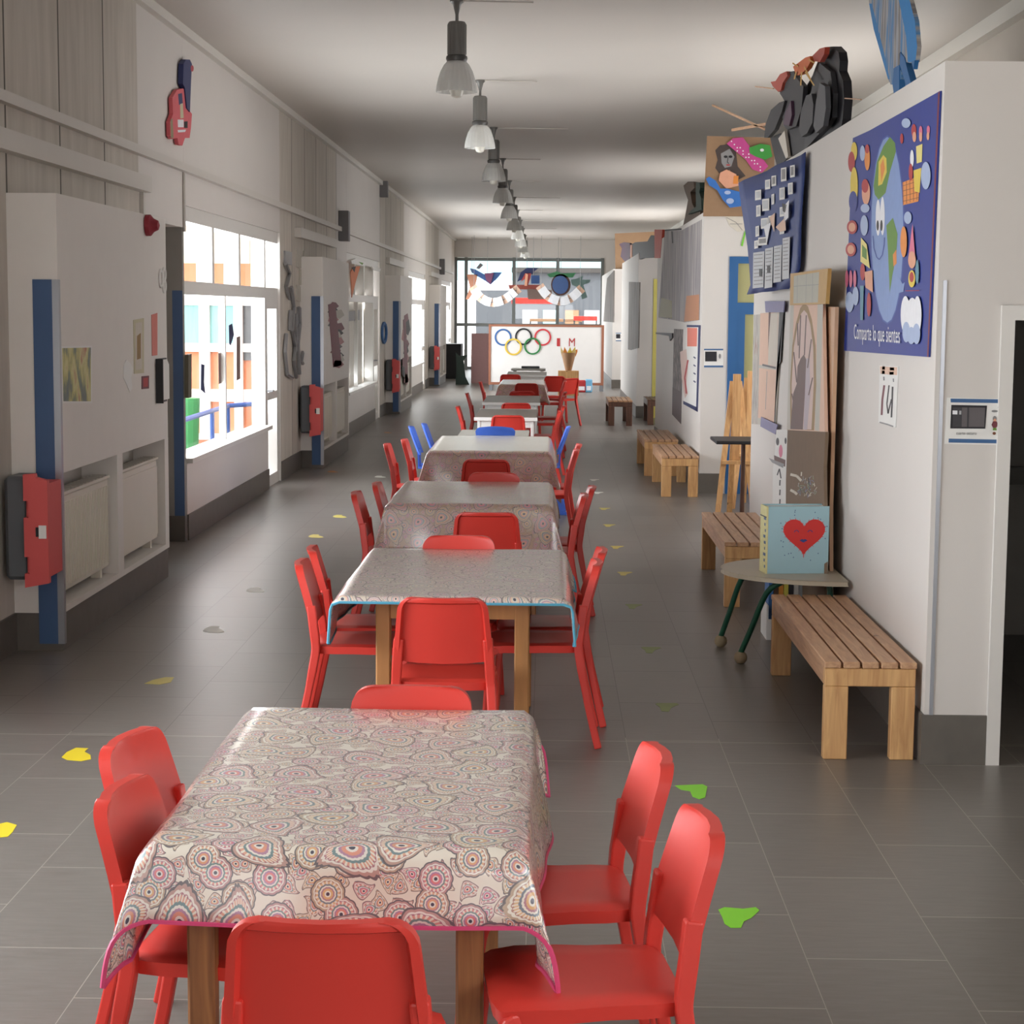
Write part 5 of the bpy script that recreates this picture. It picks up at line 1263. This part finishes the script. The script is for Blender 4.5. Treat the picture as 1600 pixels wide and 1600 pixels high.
A = Art('X', XQ, step=.004); A.slab(Lq([(310, 730), (430, 735), (415, 1480), (335, 1505), (300, 1500)]), streak('brush_dark_strips', [(56, 52, 52), (140, 130, 122), (90, 84, 80), (168, 160, 150)], (1, 3, .5)), .02)
A.done('hanging_strips', 'long dark and grey hanging strips on the side wall of the third room', 'hanging')
A = Art('X', XQ, step=.004); A.slab(Lq([(60, 690), (140, 600), (135, 1190), (20, 1180), (50, 800)]), MATS['brush_dark_strips'], .02)
A.done('hanging_strips', 'dark hanging strips on the side wall of the farthest room', 'hanging')

# ================================================================== END SCREEN WITH RINGS
YP = 44.0
t = thing('white_screen', 'white mobile partition screen with wooden frame and five coloured rings at the corridor end', 'partition', (0, YP, 0)); O = (0, YP, 0)
a, b = onY(767, 512, YP), onY(940, 512, YP); zt = 1.5; x0, x1 = a.x, b.x
M_FRW = mat('brown_frame_wood', (150, 96, 72), .5, noise=.06)
MB().box((x0, YP, .19), (x1, YP + .04, zt), mat('screen_white', (222, 218, 214), .5, noise=.02)).build('panel', t, origin=O)
MB().box((x0 - .05, YP - .02, .12), (x0, YP + .06, zt + .05), M_FRW).box((x1, YP - .02, .05), (x1 + .06, YP + .06, zt + .05), M_FRW).box((x0, YP - .02, zt), (x1, YP + .06, zt + .05), M_FRW).box((x0, YP - .02, .13), (x1, YP + .06, .19), M_FRW).build('frame', t, origin=O)
for x in (x0, x1): MB().prism([(x - .03, YP - .3, 0), (x - .03, YP + .3, 0), (x - .03, YP + .06, .13), (x - .03, YP - .02, .13)], (.08, 0, 0), M_DGREY).build('foot', t, origin=O)
RC = [((786, 527), (46, 92, 150)), ((818, 526), (24, 24, 28)), ((848, 527), (196, 54, 62)), ((802, 542), (214, 180, 60)), ((832, 541), (40, 120, 60))]
for i, ((cx_, cy_), c) in enumerate(RC):
    p = onY(cx_, cy_, YP - .005); R_ = .20; n = 36; vs = []; fs = []
    for k in range(n):
        q = 2 * PI * k / n
        for rr, dd in ((R_, 0), (R_ - .038, 0), (R_ - .038, -.012), (R_, -.012)): vs.append((p.x + rr * math.cos(q), YP - .003 * (1 + i % 2) + dd - .002 * i, p.z + rr * math.sin(q)))
    for k in range(n):
        for m_ in range(4): fs.append((k * 4 + m_, k * 4 + (m_ + 1) % 4, ((k + 1) % n) * 4 + (m_ + 1) % 4, ((k + 1) % n) * 4 + m_))
    MB().add(vs, fs, mat('ring_%d' % i, c, .5, noise=.04)).build('ring', t, origin=O, smooth=False)
mb = MB()
for ch_, px_, w_ in (('1', 870, 5), ('M', 889, 9)):
    p = onY(px_, 541, YP - .006); add_text(mb, ch_, (p.x, YP - .006, p.z), (w_ / 65, 0, 0), (0, 0, .19), redp)
mb.build('red_lettering', t, origin=O)
# wooden stool box with the paper torch
t = thing('wooden_stool', 'pale wooden box stool with a cut out front standing before the white screen', 'stool', (.55, 41.5, 0)); O = (.55, 41.5, 0)
x = onY(888, 600, 41.5).x; w_ = .23
MB().box((x - w_, 41.4, .52), (x + w_, 41.75, .55), M_PINEZ).box((x - w_, 41.4, 0), (x - w_ + .03, 41.75, .52), M_PINEZ).box((x + w_ - .03, 41.4, 0), (x + w_, 41.75, .52), M_PINEZ).box((x - w_, 41.4, .30), (x + w_, 41.42, .52), M_PINEZ).box((x - w_, 41.4, 0), (x + w_, 41.42, .04), M_PINEZ).build('body', t, origin=O)
MB().box((x - w_ + .03, 41.5, .04), (x + w_ - .03, 41.52, .30), M_BLACK).build('inner_panel', t, origin=O)
cr_ = MB().tube([(x - .1, 41.41, .06), (x + .1, 41.41, .28)], .012, M_WHITE, n=6).tube([(x + .1, 41.41, .06), (x - .1, 41.41, .28)], .012, M_WHITE, n=6); cr_.build('cross_brace', t, origin=O)
t = thing('paper_torch', 'tall brown cone torch with orange and yellow paper flames on the wooden stool', 'torch', (x, 41.58, .5515))
MB().lathe([(0, 0), (.07, 0), (.165, .40), (.155, .40), (.06, .02)], (0, 0, 0), mat('torch_brown', (150, 112, 78), .6, noise=.08, scale=20, stretch=(1, 1, .2)), n=20).build('cone', t, smooth=True)
fl = MB()
for k in range(9):
    a_ = 2 * PI * k / 9; r_ = .11; cxx, cyy = r_ * math.cos(a_), r_ * math.sin(a_); m_ = [ora, yel, C('flame_pale', 236, 214, 150)][k % 3]
    fl.prism([(cxx - .05, cyy, .32), (cxx + .05, cyy, .32), (cxx + .04 + .05 * math.cos(a_), cyy, .43), (cxx + .08 * math.cos(a_), cyy, .48 + .05 * (k % 2)), (cxx - .045 + .03 * math.cos(a_), cyy, .42)], (0, .006, 0), m_)
fl.build('flames', t)
for i, (px_, c, hh, ww) in enumerate(((908, redp, .28, .22), (920, C('bin_blue', 110, 170, 205), .30, .16), (899, C('screen_light', 170, 170, 172), .22, .12))):
    p = onY(px_, 600, 43.2)
    tag(MB().bbox((p.x - ww / 2, 43.1, 0), (p.x + ww / 2, 43.35, hh), c, .02).box((p.x - ww / 2 + .03, 43.095, .05), (p.x + ww / 2 - .03, 43.1, hh * .5), whi).build('storage_box', origin=(p.x, 43.2, 0)), ['low red and white box at the foot of the white screen', 'light blue box at the foot of the white screen, right side', 'small pale box between the wooden stool and the red box'][i], 'box')
# things behind the screen, left
tag(MB().box((-1.95, 48, 0), (-1.35, 48.3, 1.28), C('pink_board', 170, 132, 132)).box((-1.5, 47.98, .1), (-1.36, 48, 1.25), C('orange_board', 200, 120, 80)).build('pink_board', origin=(-1.6, 48, 0)), 'dull pink and orange board standing left behind the white screen', 'board')
tag(MB().prism([(-2.3, 47, 0), (-1.95, 47, 0), (-2.05, 47, .2), (-2.05, 47, .2), (-2.1, 47, .6), (-2.0, 47, .75), (-2.2, 47, .72), (-2.3, 47, .8), (-2.28, 47, .5)], (0, .05, 0), C('bottle_green', 34, 52, 44)).build('dark_plant', origin=(-2.1, 47, 0)), 'dark green plant like cutout beside the pink board', 'plant')
tag(MB().bbox((-2.85, 51, 0), (-2.35, 52.2, .95), M_BLACK).build('dark_cabinet', origin=(-2.6, 51.5, 0)), 'dark low cabinet against the left wall before the glazed end', 'cabinet')

# hanging decorations before the glazed end
YD = 56.5
M_STRING = mat('string', (150, 150, 150), .6, noise=0)
def hanging(name, label, pieces, cat='decoration', hang=((0, 0),), Y=YD):
    A0 = None; t = None
    pts = [p for pc in pieces for p in pc[1]]
    cx_ = sum(p[0] for p in pts) / len(pts); cy_ = sum(p[1] for p in pts) / len(pts); o_ = onY(cx_, cy_, Y)
    t = thing(name, label, cat, o_, group='decorations hanging before the glazed end')
    for i, (nm, pl, m_) in enumerate(pieces):
        A = Art('Y', Y - .02 * i); A.slab(pl, m_, .015); A.mb.build(nm, t, origin=o_)
    for px_, py_ in hang:
        q = onY(px_, py_, Y); MB().tube([q, (q.x, q.y, ZC)], .006, M_STRING, n=4).build('string', t, origin=o_)
f4 = lambda l: [(700 + x * 260 / 1600, 380 + y * 240 / 1477) for x, y in l]
hanging('hanging_bird', 'blue and purple paper bird hanging at the left of the glazed end', [('wing', f4([(210, 240), (260, 250), (350, 300), (440, 280), (520, 280), (480, 330), (410, 400), (340, 350), (270, 310), (225, 280)]), C('bird_blue', 50, 80, 130)), ('wing', f4([(270, 240), (310, 190), (340, 210), (300, 250)]), C('screen_grey', 98, 92, 94)), ('body', f4([(350, 290), (440, 285), (410, 395), (370, 360)]), C('plum2', 110, 60, 90))], hang=f4([(380, 290)]))
hanging('hanging_figure', 'brown striped paper figure hanging beside the bright heart shaped gap', [('body', f4([(180, 300), (285, 300), (270, 380), (240, 480), (200, 540), (170, 540), (210, 420)]), C('terracotta2', 170, 116, 90))], hang=f4([(230, 300)]))
hanging('hanging_acrobat', 'dark blue and red paper acrobat hanging at the middle of the glazed end', [('cape', f4([(665, 370), (700, 280), (760, 235), (870, 240), (830, 270), (810, 300), (790, 290), (760, 330)]), C('bird_navy', 36, 44, 84)), ('body', f4([(700, 370), (740, 290), (800, 290), (790, 340), (770, 400), (740, 410), (745, 340)]), C('acrobat_red', 160, 60, 60)), ('leg', f4([(745, 290), (770, 300), (760, 410), (735, 410)]), skin)], hang=f4([(760, 240)]))
hanging('hanging_planet', 'round dark blue and brown paper planet hanging at the right of the glazed end', [('ring', [f4([(1085 + 95 * math.cos(q * PI / 12), 400 + 105 * math.sin(q * PI / 12))])[0] for q in range(24)], C('planet_brown', 84, 56, 50)), ('disc', [f4([(1080 + 78 * math.cos(q * PI / 12), 400 + 88 * math.sin(q * PI / 12))])[0] for q in range(24)], C('planet_blue', 66, 92, 140))], hang=f4([(1085, 300)]))
hanging('hanging_dragon', 'green and teal paper animal hanging above the round planet', [('body', f4([(950, 300), (1050, 270), (1100, 290), (1230, 285), (1200, 330), (1150, 330), (1060, 320), (980, 330)]), C('dragon_green', 60, 120, 80)), ('tail', f4([(1180, 350), (1240, 340), (1300, 310), (1290, 350), (1370, 350), (1360, 380), (1300, 400), (1340, 520), (1290, 540), (1260, 430), (1190, 400)]), C('dragon_grey', 96, 120, 116))], hang=f4([(1060, 280)]))
hanging('hanging_shelf_picture', 'red and grey paper house shape hanging between the acrobat and the planet', [('roof', f4([(580, 400), (900, 400), (890, 450), (590, 440)]), C('red_brown', 140, 66, 56)), ('wall', f4([(760, 440), (1000, 450), (1000, 540), (770, 540)]), C('grey_brown', 116, 96, 88)), ('window', f4([(800, 310), (880, 310), (880, 390), (800, 390)]), C('bird_blue', 50, 80, 130))], hang=f4([(820, 400)]))
def garland(name, label, arc, n):
    pts = [f4([q])[0] for q in arc]; o_ = onY(pts[0][0], pts[0][1], 55.5)
    P_ = smooth_pts([onY(x, y, 55.5) for x, y in pts], 4); t = thing(name, label, 'garland', o_, group='decorations hanging before the glazed end'); N2 = len(P_)
    for i in range(n):
        f_ = i / (n - 1) * (N2 - 1.001); k = int(f_); p = P_[k].lerp(P_[k + 1], f_ - k); d = (P_[k + 1] - P_[k]).normalized(); nn = Vector((d.z, 0, -d.x)); w_ = .085; h_ = .13
        p = p + Vector((0, -.025 * (i % 3), 0))
        MB().prism([p - d * w_ + nn * h_, p + d * w_ + nn * h_, p + d * w_ - nn * h_, p - d * w_ - nn * h_], (0, .02, 0), whi if i % 3 else pch).build('card', t, origin=o_)
    MB().tube(P_, .012, M_STRING, n=4).build('string', t, origin=o_)
    for q in (P_[0], P_[-1]): MB().tube([q, (q.x, q.y, ZC)], .006, M_STRING, n=4).build('string', t, origin=o_)
garland('paper_garland', 'white card garland hanging in a wide smile at the right of the glazed end', [(895, 430), (950, 500), (1030, 545), (1110, 555), (1190, 520), (1270, 450)], 13)
garland('paper_garland', 'white card garland hanging in a curve at the left of the glazed end', [(250, 440), (300, 510), (380, 560), (470, 565), (560, 530), (660, 450)], 13)

# ================================================================== LEFT WALL THINGS
XCF = XC + .004
A = Art('X', XCF, 1)
A.slab([(94, 541), (144, 540), (144, 630), (97, 630)], M_WHITE, .015)
pm = bpy.data.materials.new('abstract_patches'); pm.use_nodes = True; nt = pm.node_tree; N = nt.nodes; L = nt.links
tc = N.new('ShaderNodeTexCoord'); mp = N.new('ShaderNodeMapping'); mp.inputs['Scale'].default_value = (1, 3.5, 2.2); nz = N.new('ShaderNodeTexNoise'); nz.inputs['Scale'].default_value = 2.2; nz.inputs['Detail'].default_value = 6
r = N.new('ShaderNodeValToRGB'); cr = r.color_ramp
for _ in range(3): cr.elements.new(.5)
for e, (p_, c) in zip(cr.elements, ((.3, (84, 100, 110)), (.42, (120, 128, 104)), (.5, (190, 182, 110)), (.58, (206, 200, 140)), (.7, (180, 110, 84)))): e.position = p_; e.color = lin(c) + (1,)
L.new(tc.outputs['Object'], mp.inputs[0]); L.new(mp.outputs[0], nz.inputs[0]); L.new(nz.outputs['Fac'], r.inputs[0]); L.new(r.outputs[0], N['Principled BSDF'].inputs['Base Color'])
A.poly([(97, 544), (142, 543), (142, 627), (99, 627)], pm)
A.done('abstract_picture', 'square abstract picture in yellow, green and grey on the nearest white casing', 'picture')
A = Art('X', XCF, 1); A.slab([(209, 500), (225, 497), (225, 583), (210, 584)], C('cream_frame', 200, 192, 160), .015); A.poly([(212, 505), (222, 503), (222, 577), (212, 578)], C('pale_beige', 206, 196, 182)); A.poly([(214, 525), (220, 520), (220, 560), (214, 562)], C('ochre', 150, 116, 60)); A.done('framed_picture', 'narrow cream framed picture at the far end of the nearest casing', 'picture')
A = Art('X', XCF, 1); A.slab([(194, 570), (198, 562), (204, 568), (208, 576), (205, 590), (207, 606), (203, 613), (198, 600), (193, 590)], M_WHITE, .008); A.done('paper_cutout', 'small crumpled white paper shape left of the cream framed picture', 'paper')
A = Art('X', XCF, 1); A.slab([(222, 588), (233, 587), (233, 607), (222, 608)], C('dark_red', 110, 50, 60), .03); A.poly([(224, 591), (231, 590), (231, 604), (224, 605)], redp); A.done('alarm_button', 'small dark red alarm box under the cream framed picture', 'alarm')
A = Art('X', XCF, 1); A.slab([(237, 492), (246, 489), (246, 555), (238, 556)], C('salmon_sheet', 214, 120, 108), .003); A.done('red_sheet', 'narrow salmon red sheet near the far edge of the nearest casing', 'paper')
tt = thing('wall_file', 'black wall holder with white sheets at the far edge of the nearest casing', 'file holder', onX(250, 592, XC))
o_ = onX(250, 592, XC); q = onX(243, 592, XC); q2 = onX(258, 592, XC)
MB().box((XC + .002, q.y, o_.z - .16), (XC + .05, q.y + .02, o_.z + .14), M_BLACK).box((XC + .002, q.y, o_.z - .16), (XC + .012, q2.y, o_.z + .14), M_BLACK).build('holder', tt, origin=o_)
for k in range(4): MB().box((XC + .014 + .008 * k, q.y + .025, o_.z - .14), (XC + .017 + .008 * k, q2.y - .02 * k, o_.z + .13 - .01 * k), M_WHITE).build('sheet', tt, origin=o_)
p = onX(228, 352, XC)
tag(MB().lathe([(0, 0), (.07, 0), (.07, .03), (.045, .05), (.03, .08), (0, .09)], (0, 0, 0), C('siren_red', 150, 44, 56), n=16).build('alarm_siren', origin=(0, 0, 0), smooth=True), 'small round dark red siren high on the far edge of the nearest casing', 'siren')
o = bpy.data.objects['alarm_siren']; o.location = (XC + .002, p.y, p.z); o.rotation_euler = (0, PI / 2, 0)
p = onX(253, 440, XC)
tt = thing('key_hanger', 'white key shaped hook board near the far edge of the nearest casing', 'hook board', p)
mb = MB()
for dy, dz, r_ in ((-.06, .02, .055), (.05, -.03, .04), (.05, .05, .04)):
    n = 14; pts = [(XC + .003, p.y + dy + r_ * math.cos(2 * PI * k / n), p.z + dz + r_ * math.sin(2 * PI * k / n)) for k in range(n + 1)]
    mb.tube(pts, .012, M_WHITE, n=6, cap=False)
mb.build('plate', tt, origin=p)
# guitar like decoration
tt = thing('guitar_decoration', 'pink and blue guitar shaped decoration hanging high on the white left wall', 'decoration', onX(283, 170, XL)); o_ = onX(283, 170, XL)
g2 = lambda l: [(x * 500 / 1600, y * 500 / 1600) for x, y in l]
A = Art('X', XL + .05, 1); A.slab(g2([(918, 320), (930, 297), (950, 298), (960, 320), (955, 420), (950, 560), (935, 540), (925, 440), (915, 420)]), C('guitar_blue', 44, 52, 100), .04); A.ell(961 * .3125, 342 * .3125, 2.4, 5, C('guitar_red', 170, 60, 70)); A.mb.build('neck', tt, origin=o_)
A = Art('X', XL + .04, 1); A.slab(g2([(862, 490), (885, 450), (915, 442), (940, 470), (945, 550), (960, 570), (955, 640), (948, 690), (925, 690), (912, 728), (893, 722), (888, 690), (862, 695), (852, 680), (850, 610), (865, 570)]), C('guitar_pink', 214, 96, 104), .03)
A.poly(g2([(890, 470), (910, 465), (915, 520), (895, 525)]), C('guitar_blue', 44, 52, 100)); A.poly(g2([(888, 598), (918, 598), (918, 636), (890, 636)]), whi); A.poly(g2([(920, 608), (938, 606), (938, 640), (920, 640)]), blk); A.poly(g2([(900, 520), (914, 516), (918, 590), (902, 592)]), C('cream_frame', 200, 192, 160)); A.poly(g2([(888, 650), (930, 648), (925, 660), (890, 662)]), whi)
A.poly(g2([(852, 600), (862, 590), (868, 690), (854, 690)]), C('moss', 146, 138, 104))
A.mb.build('body', tt, origin=o_)
# silver relief on the second concrete stretch
M_SIL = mat('silver_relief', (160, 160, 162), .35, metal=.5, noise=.1, scale=8)
tt = thing('silver_relief', 'silver and white wavy relief on the second bare concrete stretch', 'wall relief', onX(478, 480, XL)); o_ = onX(478, 480, XL)
mpx = lambda l: [(400 + x * 300 / 1143, 380 + y * 420 / 1600) for x, y in l]
for l in ([(175, 120), (200, 180), (180, 260), (200, 330)], [(210, 260), (225, 380), (215, 520), (240, 640)], [(180, 540), (172, 650), (185, 780), (215, 800)], [(235, 420), (240, 560), (225, 700), (240, 800)], [(255, 380), (262, 480), (250, 600), (258, 780)], [(205, 400), (200, 520)], [(280, 640), (270, 700), (290, 740)]):
    MB().tube([onX(a, b, XL + .03) for a, b in mpx(l)], .022, M_SIL, n=6).build('wavy_strip', tt, origin=o_, smooth=True)
for (x, y, w_, h_) in ((175, 45, 40, 85), (245, 40, 25, 110), (290, 45, 15, 90), (265, 155, 22, 100), (245, 250, 22, 100), (285, 255, 16, 100), (250, 380, 36, 110)):
    A = Art('X', XL + .02, 1); A.slab(mpx([(x, y), (x + w_, y + 8), (x + w_, y + h_), (x, y + h_ - 8)]), M_SIL if w_ > 30 else C('pale_stone', 190, 184, 172), .02); A.mb.build('plate', tt, origin=o_)
# collages on the second and third casings
def collage(px0, py0, px1, py1, X_, label, cols, n, seed):
    rnd = random.Random(seed); tt_o = onX((px0 + px1) / 2, (py0 + py1) / 2, X_); A = Art('X', X_ + .004, 1)
    for i in range(n):
        f_ = i / n; cx_ = px0 + (px1 - px0) * (.25 + .5 * rnd.random()) ; cy_ = py0 + (py1 - py0) * f_; w_ = (px1 - px0) * .38; h_ = (py1 - py0) / n * 1.2
        A.poly([(cx_ - w_ * rnd.random(), cy_ - h_ * .5), (cx_ + w_ * .5, cy_ - h_ * rnd.random()), (cx_ + w_, cy_ + h_ * .3), (cx_ + w_ * .2, cy_ + h_), (cx_ - w_ * .8, cy_ + h_ * .6)], cols[i % len(cols)])
    A.slab([(px0 + 2, py0), (px0 + (px1 - px0) * .5, py0 - 3), (px1 - 2, py1 - 3), (px0 + (px1 - px0) * .4, py1)], cols[0], .01)
    A.done('paper_collage', label, 'collage')
collage(511, 476, 536, 574, XC, 'jagged red, black and pink paper collage on the second casing', [C('mauve_red', 120, 66, 76), blk, C('pale_stone', 190, 184, 172), C('dusty_pink', 176, 120, 120), C('screen_grey', 98, 92, 94)], 14, 4)
collage(628, 500, 640, 600, XC, 'dark and red paper collage on the third casing', [C('mauve_red', 120, 66, 76), blk, C('dusty_pink', 176, 120, 120)], 9, 5)
# decorations on the closed second bay
pp = onX(600, 520, XL + .02); n = 28
vs = []
tt = thing('blue_ring_picture', 'blue painted ring on the curtained second bay window', 'decoration', pp)
MB().tube([(XL + .02, pp.y + .42 * math.cos(2 * PI * k / n), pp.z + .17 * math.sin(2 * PI * k / n)) for k in range(n + 1)], .03, C('ring_blue', 70, 110, 160), n=6, cap=False).build('ring', tt, origin=pp)
A = Art('X', XL + .03, 1); A.slab([(548, 425), (552, 417), (563, 416), (556, 440), (550, 465)], C('fox_orange', 206, 120, 80), .01); A.poly([(549, 418), (556, 416), (554, 426)], blk); A.done('orange_picture', 'orange cut paper picture at the upper corner of the curtained second bay', 'paper')
A = Art('X', XL + .03, 1); A.slab([(549, 407), (556, 404), (572, 410), (570, 416), (556, 413), (550, 412)], M_WHITE, .02); A.poly([(560, 409), (568, 411), (566, 414)], grn); A.done('garland_tuft', 'small white and green tuft above the orange cut paper picture', 'paper')
A = Art('X', XL + .03, 1); A.slab([(581, 416), (588, 419), (595, 420), (594, 424), (584, 422)], M_WHITE, .02); A.done('garland_tuft', 'small white tuft along the top of the curtained second bay', 'paper')
A = Art('X', XL - .1, 1); A.slab([(544, 487), (562, 484), (562, 500), (544, 502)], gry, .004); A.done('printed_sheet', 'grey printed sheet above the blue painted ring', 'paper')
# paper shapes stuck on the glass of the first bay
sc8 = lambda l: [(280 + x * 170 / 591, 310 + y * 460 / 1600) for x, y in l]
for l, m_, lab in (([(270, 690), (288, 680), (298, 740), (280, 800), (272, 790)], C('bird_navy', 36, 44, 84), 'dark blue paper rocket stuck high on the first window'), ([(213, 840), (245, 835), (250, 1000), (215, 1010)], C('photo_brown', 120, 96, 88), 'brown photo strip stuck low on the first window'), ([(312, 755), (332, 748), (332, 980), (312, 990)], C('photo_brown', 120, 96, 88), 'brown photo strip stuck right of the centre of the first window'), ([(120, 900), (138, 905), (135, 1000), (142, 1060), (118, 1040)], C('bird_navy', 36, 44, 84), 'dark blue paper figure stuck low on the first window, left side')):
    A = Art('X', XL - .1, 1); A.slab(sc8(l), m_, .002); A.done('window_sticker', lab, 'sticker', 'paper shapes on the first window')
A = Art('X', XL + .04, 1); A.slab(sc8([(50, 850), (68, 845), (68, 1080), (50, 1085)]), C('dark_olive', 90, 84, 66), .03); A.done('window_pull', 'dark olive vertical handle plate at the near edge of the first window', 'handle plate')

# ================================================================== EASELS AND BLACK TABLE BY THE BLUE DOOR
def easel(px_, Y, label):
    p = onY(px_, 700, Y); x = p.x; t = thing('wooden_easel', label, 'easel', (x, Y, 0), group='easels by the blue door'); O = (x, Y, 0)
    for s_ in (-1, 1): MB().tube([(x + s_ * .17, Y - .1, 0), (x + s_ * .03, Y + .12, 1.25)], 1, M_PINEZ, sq=(.05, .03)).build('leg', t, origin=O)
    MB().tube([(x, Y + .5, 0), (x, Y + .14, 1.15)], 1, M_PINEZ, sq=(.05, .03)).build('rear_leg', t, origin=O)
    MB().box((x - .13, Y - .06, .5), (x + .13, Y, .53), M_PINEZ).build('ledge', t, origin=O)
    MB().box((x - .035, Y + .02, .5), (x + .035, Y + .05, 1.32), M_PINEZ).build('mast', t, origin=O)
easel(1150, 17.0, 'left of two pale wooden easels in front of the blue door'); easel(1172, 17.9, 'right of two pale wooden easels, half hidden by the nearest wall')
t = thing('black_table', 'small black topped table in front of the easels by the blue door', 'table', (1.75, 16.1, 0)); O = (1.75, 16.1, 0)
A_ = onY(1116, 680, 16.1)
MB().bbox((A_.x, 15.9, .755), (A_.x + .62, 16.5, .785), M_BLACK).build('tabletop', t, origin=O)
for x, y in ((A_.x + .28, 16.35), (A_.x + .52, 16.35)): MB().tube([(x, y, 0), (x, y, .754)], .02, M_DARKW).build('leg', t, origin=O)
tag(MB().bbox((1.98, 17.3, .32), (2.3, 17.6, .35), M_PINEZ).box((2.0, 17.32, 0), (2.04, 17.36, .32), M_PINEZ).box((2.24, 17.32, 0), (2.28, 17.36, .32), M_PINEZ).box((2.0, 17.54, 0), (2.04, 17.58, .32), M_PINEZ).box((2.24, 17.54, 0), (2.28, 17.58, .32), M_PINEZ).build('wooden_stool', origin=(2.1, 17.4, 0)), 'low pale stool beside the easels, mostly behind the nearest wall', 'stool')

# ================================================================== FLOOR STICKERS
M_LIME = mat('lime_vinyl', (134, 216, 44), .45, noise=.02); M_YEL = mat('yellow_vinyl', (232, 208, 40), .45, noise=.02)
M_DULL = mat('dull_green_vinyl', (126, 138, 78), .5, noise=.1); M_DULY = mat('dull_yellow_vinyl', (196, 180, 90), .5, noise=.1); M_ORV = mat('orange_vinyl', (190, 130, 70), .5, noise=.05); M_PALE = mat('whitish_vinyl', (214, 214, 204), .5, noise=.05)  # duller and whiter base colours for the farther prints
def sticker(pts, m_, label):
    P_ = [onZ(a, b, 0) for a, b in pts]; c = sum(P_, Vector()) / len(P_)
    mb = MB().prism([(p.x, p.y, .0012) for p in P_], (0, 0, -.0008), m_)
    tag(mb.build('floor_sticker', origin=(c.x, c.y, 0)), label, 'sticker', 'footprint stickers on the floor')
    return [(p - c) for p in P_]
r1 = lambda l: [(820 + a / 2.051, 1100 + b / 2.051) for a, b in l]
r2 = lambda l: [(a / 2.286, 900 + b / 2.286) for a, b in l]
r3 = lambda l: [(900 + a / 3.555, 750 + b / 3.555) for a, b in l]
sticker(r1([(620, 660), (632, 682), (640, 705), (660, 718), (693, 718), (702, 697), (725, 687), (752, 662), (740, 652), (700, 657), (640, 652)]), M_LIME, 'bright green floor footprint nearest the camera, right of the first table')
G2 = sticker(r1([(480, 262), (500, 275), (530, 280), (538, 298), (560, 306), (578, 300), (585, 265), (570, 258), (520, 260)]), M_LIME, 'bright green floor footprint right of the farther first-table chair')
G3 = sticker(r3([(440, 1245), (465, 1262), (475, 1285), (515, 1288), (530, 1265), (572, 1248), (560, 1240), (450, 1240)]), M_DULL, 'green floor footprint between the second table and the nearest bench')
Y1 = sticker(r2([(220, 648), (238, 630), (272, 614), (315, 616), (302, 628), (323, 640), (325, 655), (290, 662), (240, 658)]), M_YEL, 'bright yellow floor footprint beside the first table\'s farther left chair')
sticker(r2([(-10, 888), (25, 880), (60, 890), (45, 915), (28, 932), (-10, 935)]), M_YEL, 'bright yellow floor footprint cut by the left edge of the frame')
sticker(r2([(515, 385), (545, 372), (590, 362), (622, 362), (610, 380), (570, 388)]), M_DULY, 'yellow floor footprint between the first and second tables, left aisle')
def put(shape, px_, py_, m_, label, sc=1):
    p = onZ(px_, py_, 0)
    mb = MB().prism([(v.x * sc, v.y * sc, .0012) for v in shape], (0, 0, -.0008), m_); o = mb.build('floor_sticker', origin=(0, 0, 0)); o.location = (p.x, p.y, 0)
    tag(o, label, 'sticker', 'footprint stickers on the floor')
for (x, y, m_, lab) in ((1016, 1015, M_DULL, 'dull green floor footprint level with the feet of the half round table'), (989, 947, M_DULL, 'dull green floor footprint level with the box with the heart'), (975, 896, M_DULY, 'pale floor footprint right of the second table\'s far edge'), (963, 855, M_DULY, 'pale floor footprint level with the near end of the second bench'), (951, 821, M_DULY, 'pale floor footprint right of the third table'), (944, 795, M_DULY, 'pale floor footprint right of the third table\'s far edge'), (934, 770, M_PALE, 'small pale floor footprint right of the fourth table'), (928, 750, M_PALE, 'tiny pale floor footprint level with the bench pair')):
    put(G3, x, y, m_, lab)
for (x, y, m_, lab) in ((335, 984, M_PALE, 'whitish floor footprint in the bright floor reflection'), (400, 922, M_PALE, 'faint whitish floor footprint farther up the bright reflection'), (494, 838, M_DULY, 'yellow floor footprint left of the third table\'s nearer chair'), (531, 807, M_DULY, 'yellow floor footprint level with the third table\'s farther left chair'), (520, 737, M_ORV, 'orange floor mark beside the second casing'), (594, 745, M_PALE, 'small pale floor footprint left of the fourth table'), (606, 676, M_ORV, 'orange floor mark beside the curtained second bay')):
    put(Y1, x, y, m_, lab)
